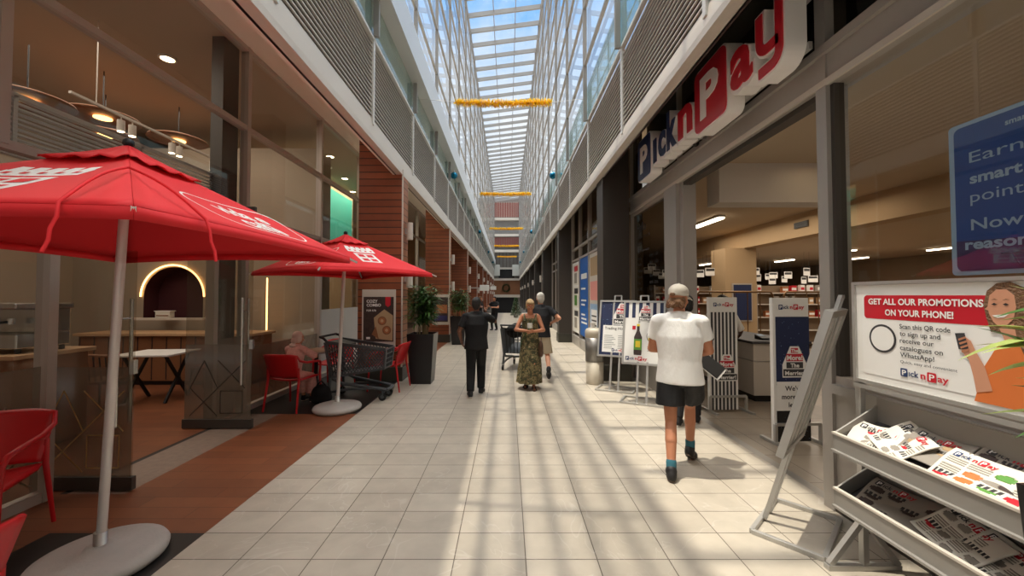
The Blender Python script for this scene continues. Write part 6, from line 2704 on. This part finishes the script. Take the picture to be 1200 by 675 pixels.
# ---- 7. cashier behind the striped stand: white sleeves, dark pinafore
o, J = person('person with black hair and white sleeves at the checkout behind the striped stand', (3.40, 6.3, 0), R(-58), 1.66,
              dict(lean=.1, yaw=R(-10), pitch=R(-16), footL=(-.1, -.03, .085), footR=(.1, .05, .085), handL=(-.14, .36, 1.12), handR=(.12, .40, 1.08), elbowL=(-1, -.6, -.6), elbowR=(1, -.6, -.6)), dict(skin='skin_dark', vox=.010))
tshirt(o, J, 'white', sleeve=.99, vox=.012)
q = MB()
q.frus(J['up'](0, 0, -.30), J['up'](0, .0, .40), (.20, .15), (.19, .145), 'cloth_black', 24)
solid(q, 'pinafore', o, .014, 3)
legwear(o, J, 'cloth_black', 'trousers', to=1.95, vox=.014)
scalp(o, J, 'hair_dark', CROP + [('e', (0, -.09, .02), (.05, .045, .05))], .010)
for k in 'LR':
    shoe(o, J['an' + k], J['toe' + k], 'shoe_black', 'sole_white')

# ---- 8. dark-haired shopper half hidden by the man with the cap
o, J = person('person with dark hair and dark clothes half hidden behind the capped person', (2.29, 5.05, 0), R(-30), 1.66,
              dict(lean=.02, yaw=R(25), pitch=R(-5), footL=(-.1, -.1, .085), footR=(.1, .15, .085), handL=(-.24, .08, .96), handR=(.24, .12, .98)), dict(skin='skin_tan', vox=.010))
tshirt(o, J, 'cloth_char', sleeve=.98, vox=.012)
legwear(o, J, 'cloth_char', 'trousers', to=1.95, vox=.012)
scalp(o, J, 'hair_dark', CROP + [('e', (0, -.06, -.05), (.07, .05, .07))], .010)
for k in 'LR':
    shoe(o, J['an' + k], J['toe' + k], 'shoe_black', 'sole_white')

# ---- 9. seated person with the headscarf at the small table
o, J = person('seated person in pink clothes and a pale headscarf at the small cafe table', (-3.16, 5.86, 0), R(-10), 1.32,
              dict(hip=.66, hipy=-.07, lean=.20, yaw=R(-42), pitch=R(-14), footL=(-.10, .40, .10), footR=(.12, .36, .10), kneeL=(0, 1, 1), kneeR=(0, 1, 1),
                   handL=(-.14, .42, .98), handR=(.16, .42, .98), elbowL=(-1, -.4, -.5), elbowR=(1, -.4, -.5), palmL=(0, 0, -1), palmR=(0, 0, -1)),
              dict(skin='skin_tan', vox=.010, fem=True))
tshirt(o, J, 'pink_cloth', sleeve=.99, rx=.18, ry=.13, vox=.012, hem=-.05)
q = MB()
for k in 'LR':
    q.cone(J['hip' + k], J['kn' + k], .115, .085, 'pink_cloth', 18)
    q.frus(J['kn' + k], J['kn' + k].lerp(J['an' + k], .75), (.09, .09), (.11, .11), 'pink_cloth', 20)
q.ell(J['hipc'], (.175, .14, .11), 'pink_cloth', 20, 12)
solid(q, 'skirt', o, .013, 4)
face(o, J['f'], J['rot'])
scalp(o, J, 'scarf', [('e', (0, -.03, .035), (.092, .10, .095)), ('e', (.062, .0, -.02), (.03, .06, .085)), ('e', (-.062, .0, -.02), (.03, .06, .085)), ('e', (0, -.05, -.06), (.085, .07, .09)), ('e', (0, .015, -.13), (.075, .07, .045)), ('e', (0, -.03, -.17), (.12, .10, .06))], .009, 3, 'headscarf')
for k in 'LR':
    shoe(o, J['an' + k], J['toe' + k], 'shoe_black', 'sole_white')
# bag under the table
q = MB()
q.ell((0, 0, .15), (.15, .11, .15), 'cloth_black', 20, 12)
q.ell((0, 0, .08), (.16, .12, .08), 'cloth_black', 20, 12)
o = thing('backpack', 'dark bag on the floor between the red armchair and the trolley', 'bag', (-2.83, 6.0, 0))
solid(q, 'body', o, .012, 4)
q = MB()
q.sweep([(-.07, 0, .28), (0, 0, .35), (.07, 0, .28)], .012, 'black', 6)
q.build('handle', o)
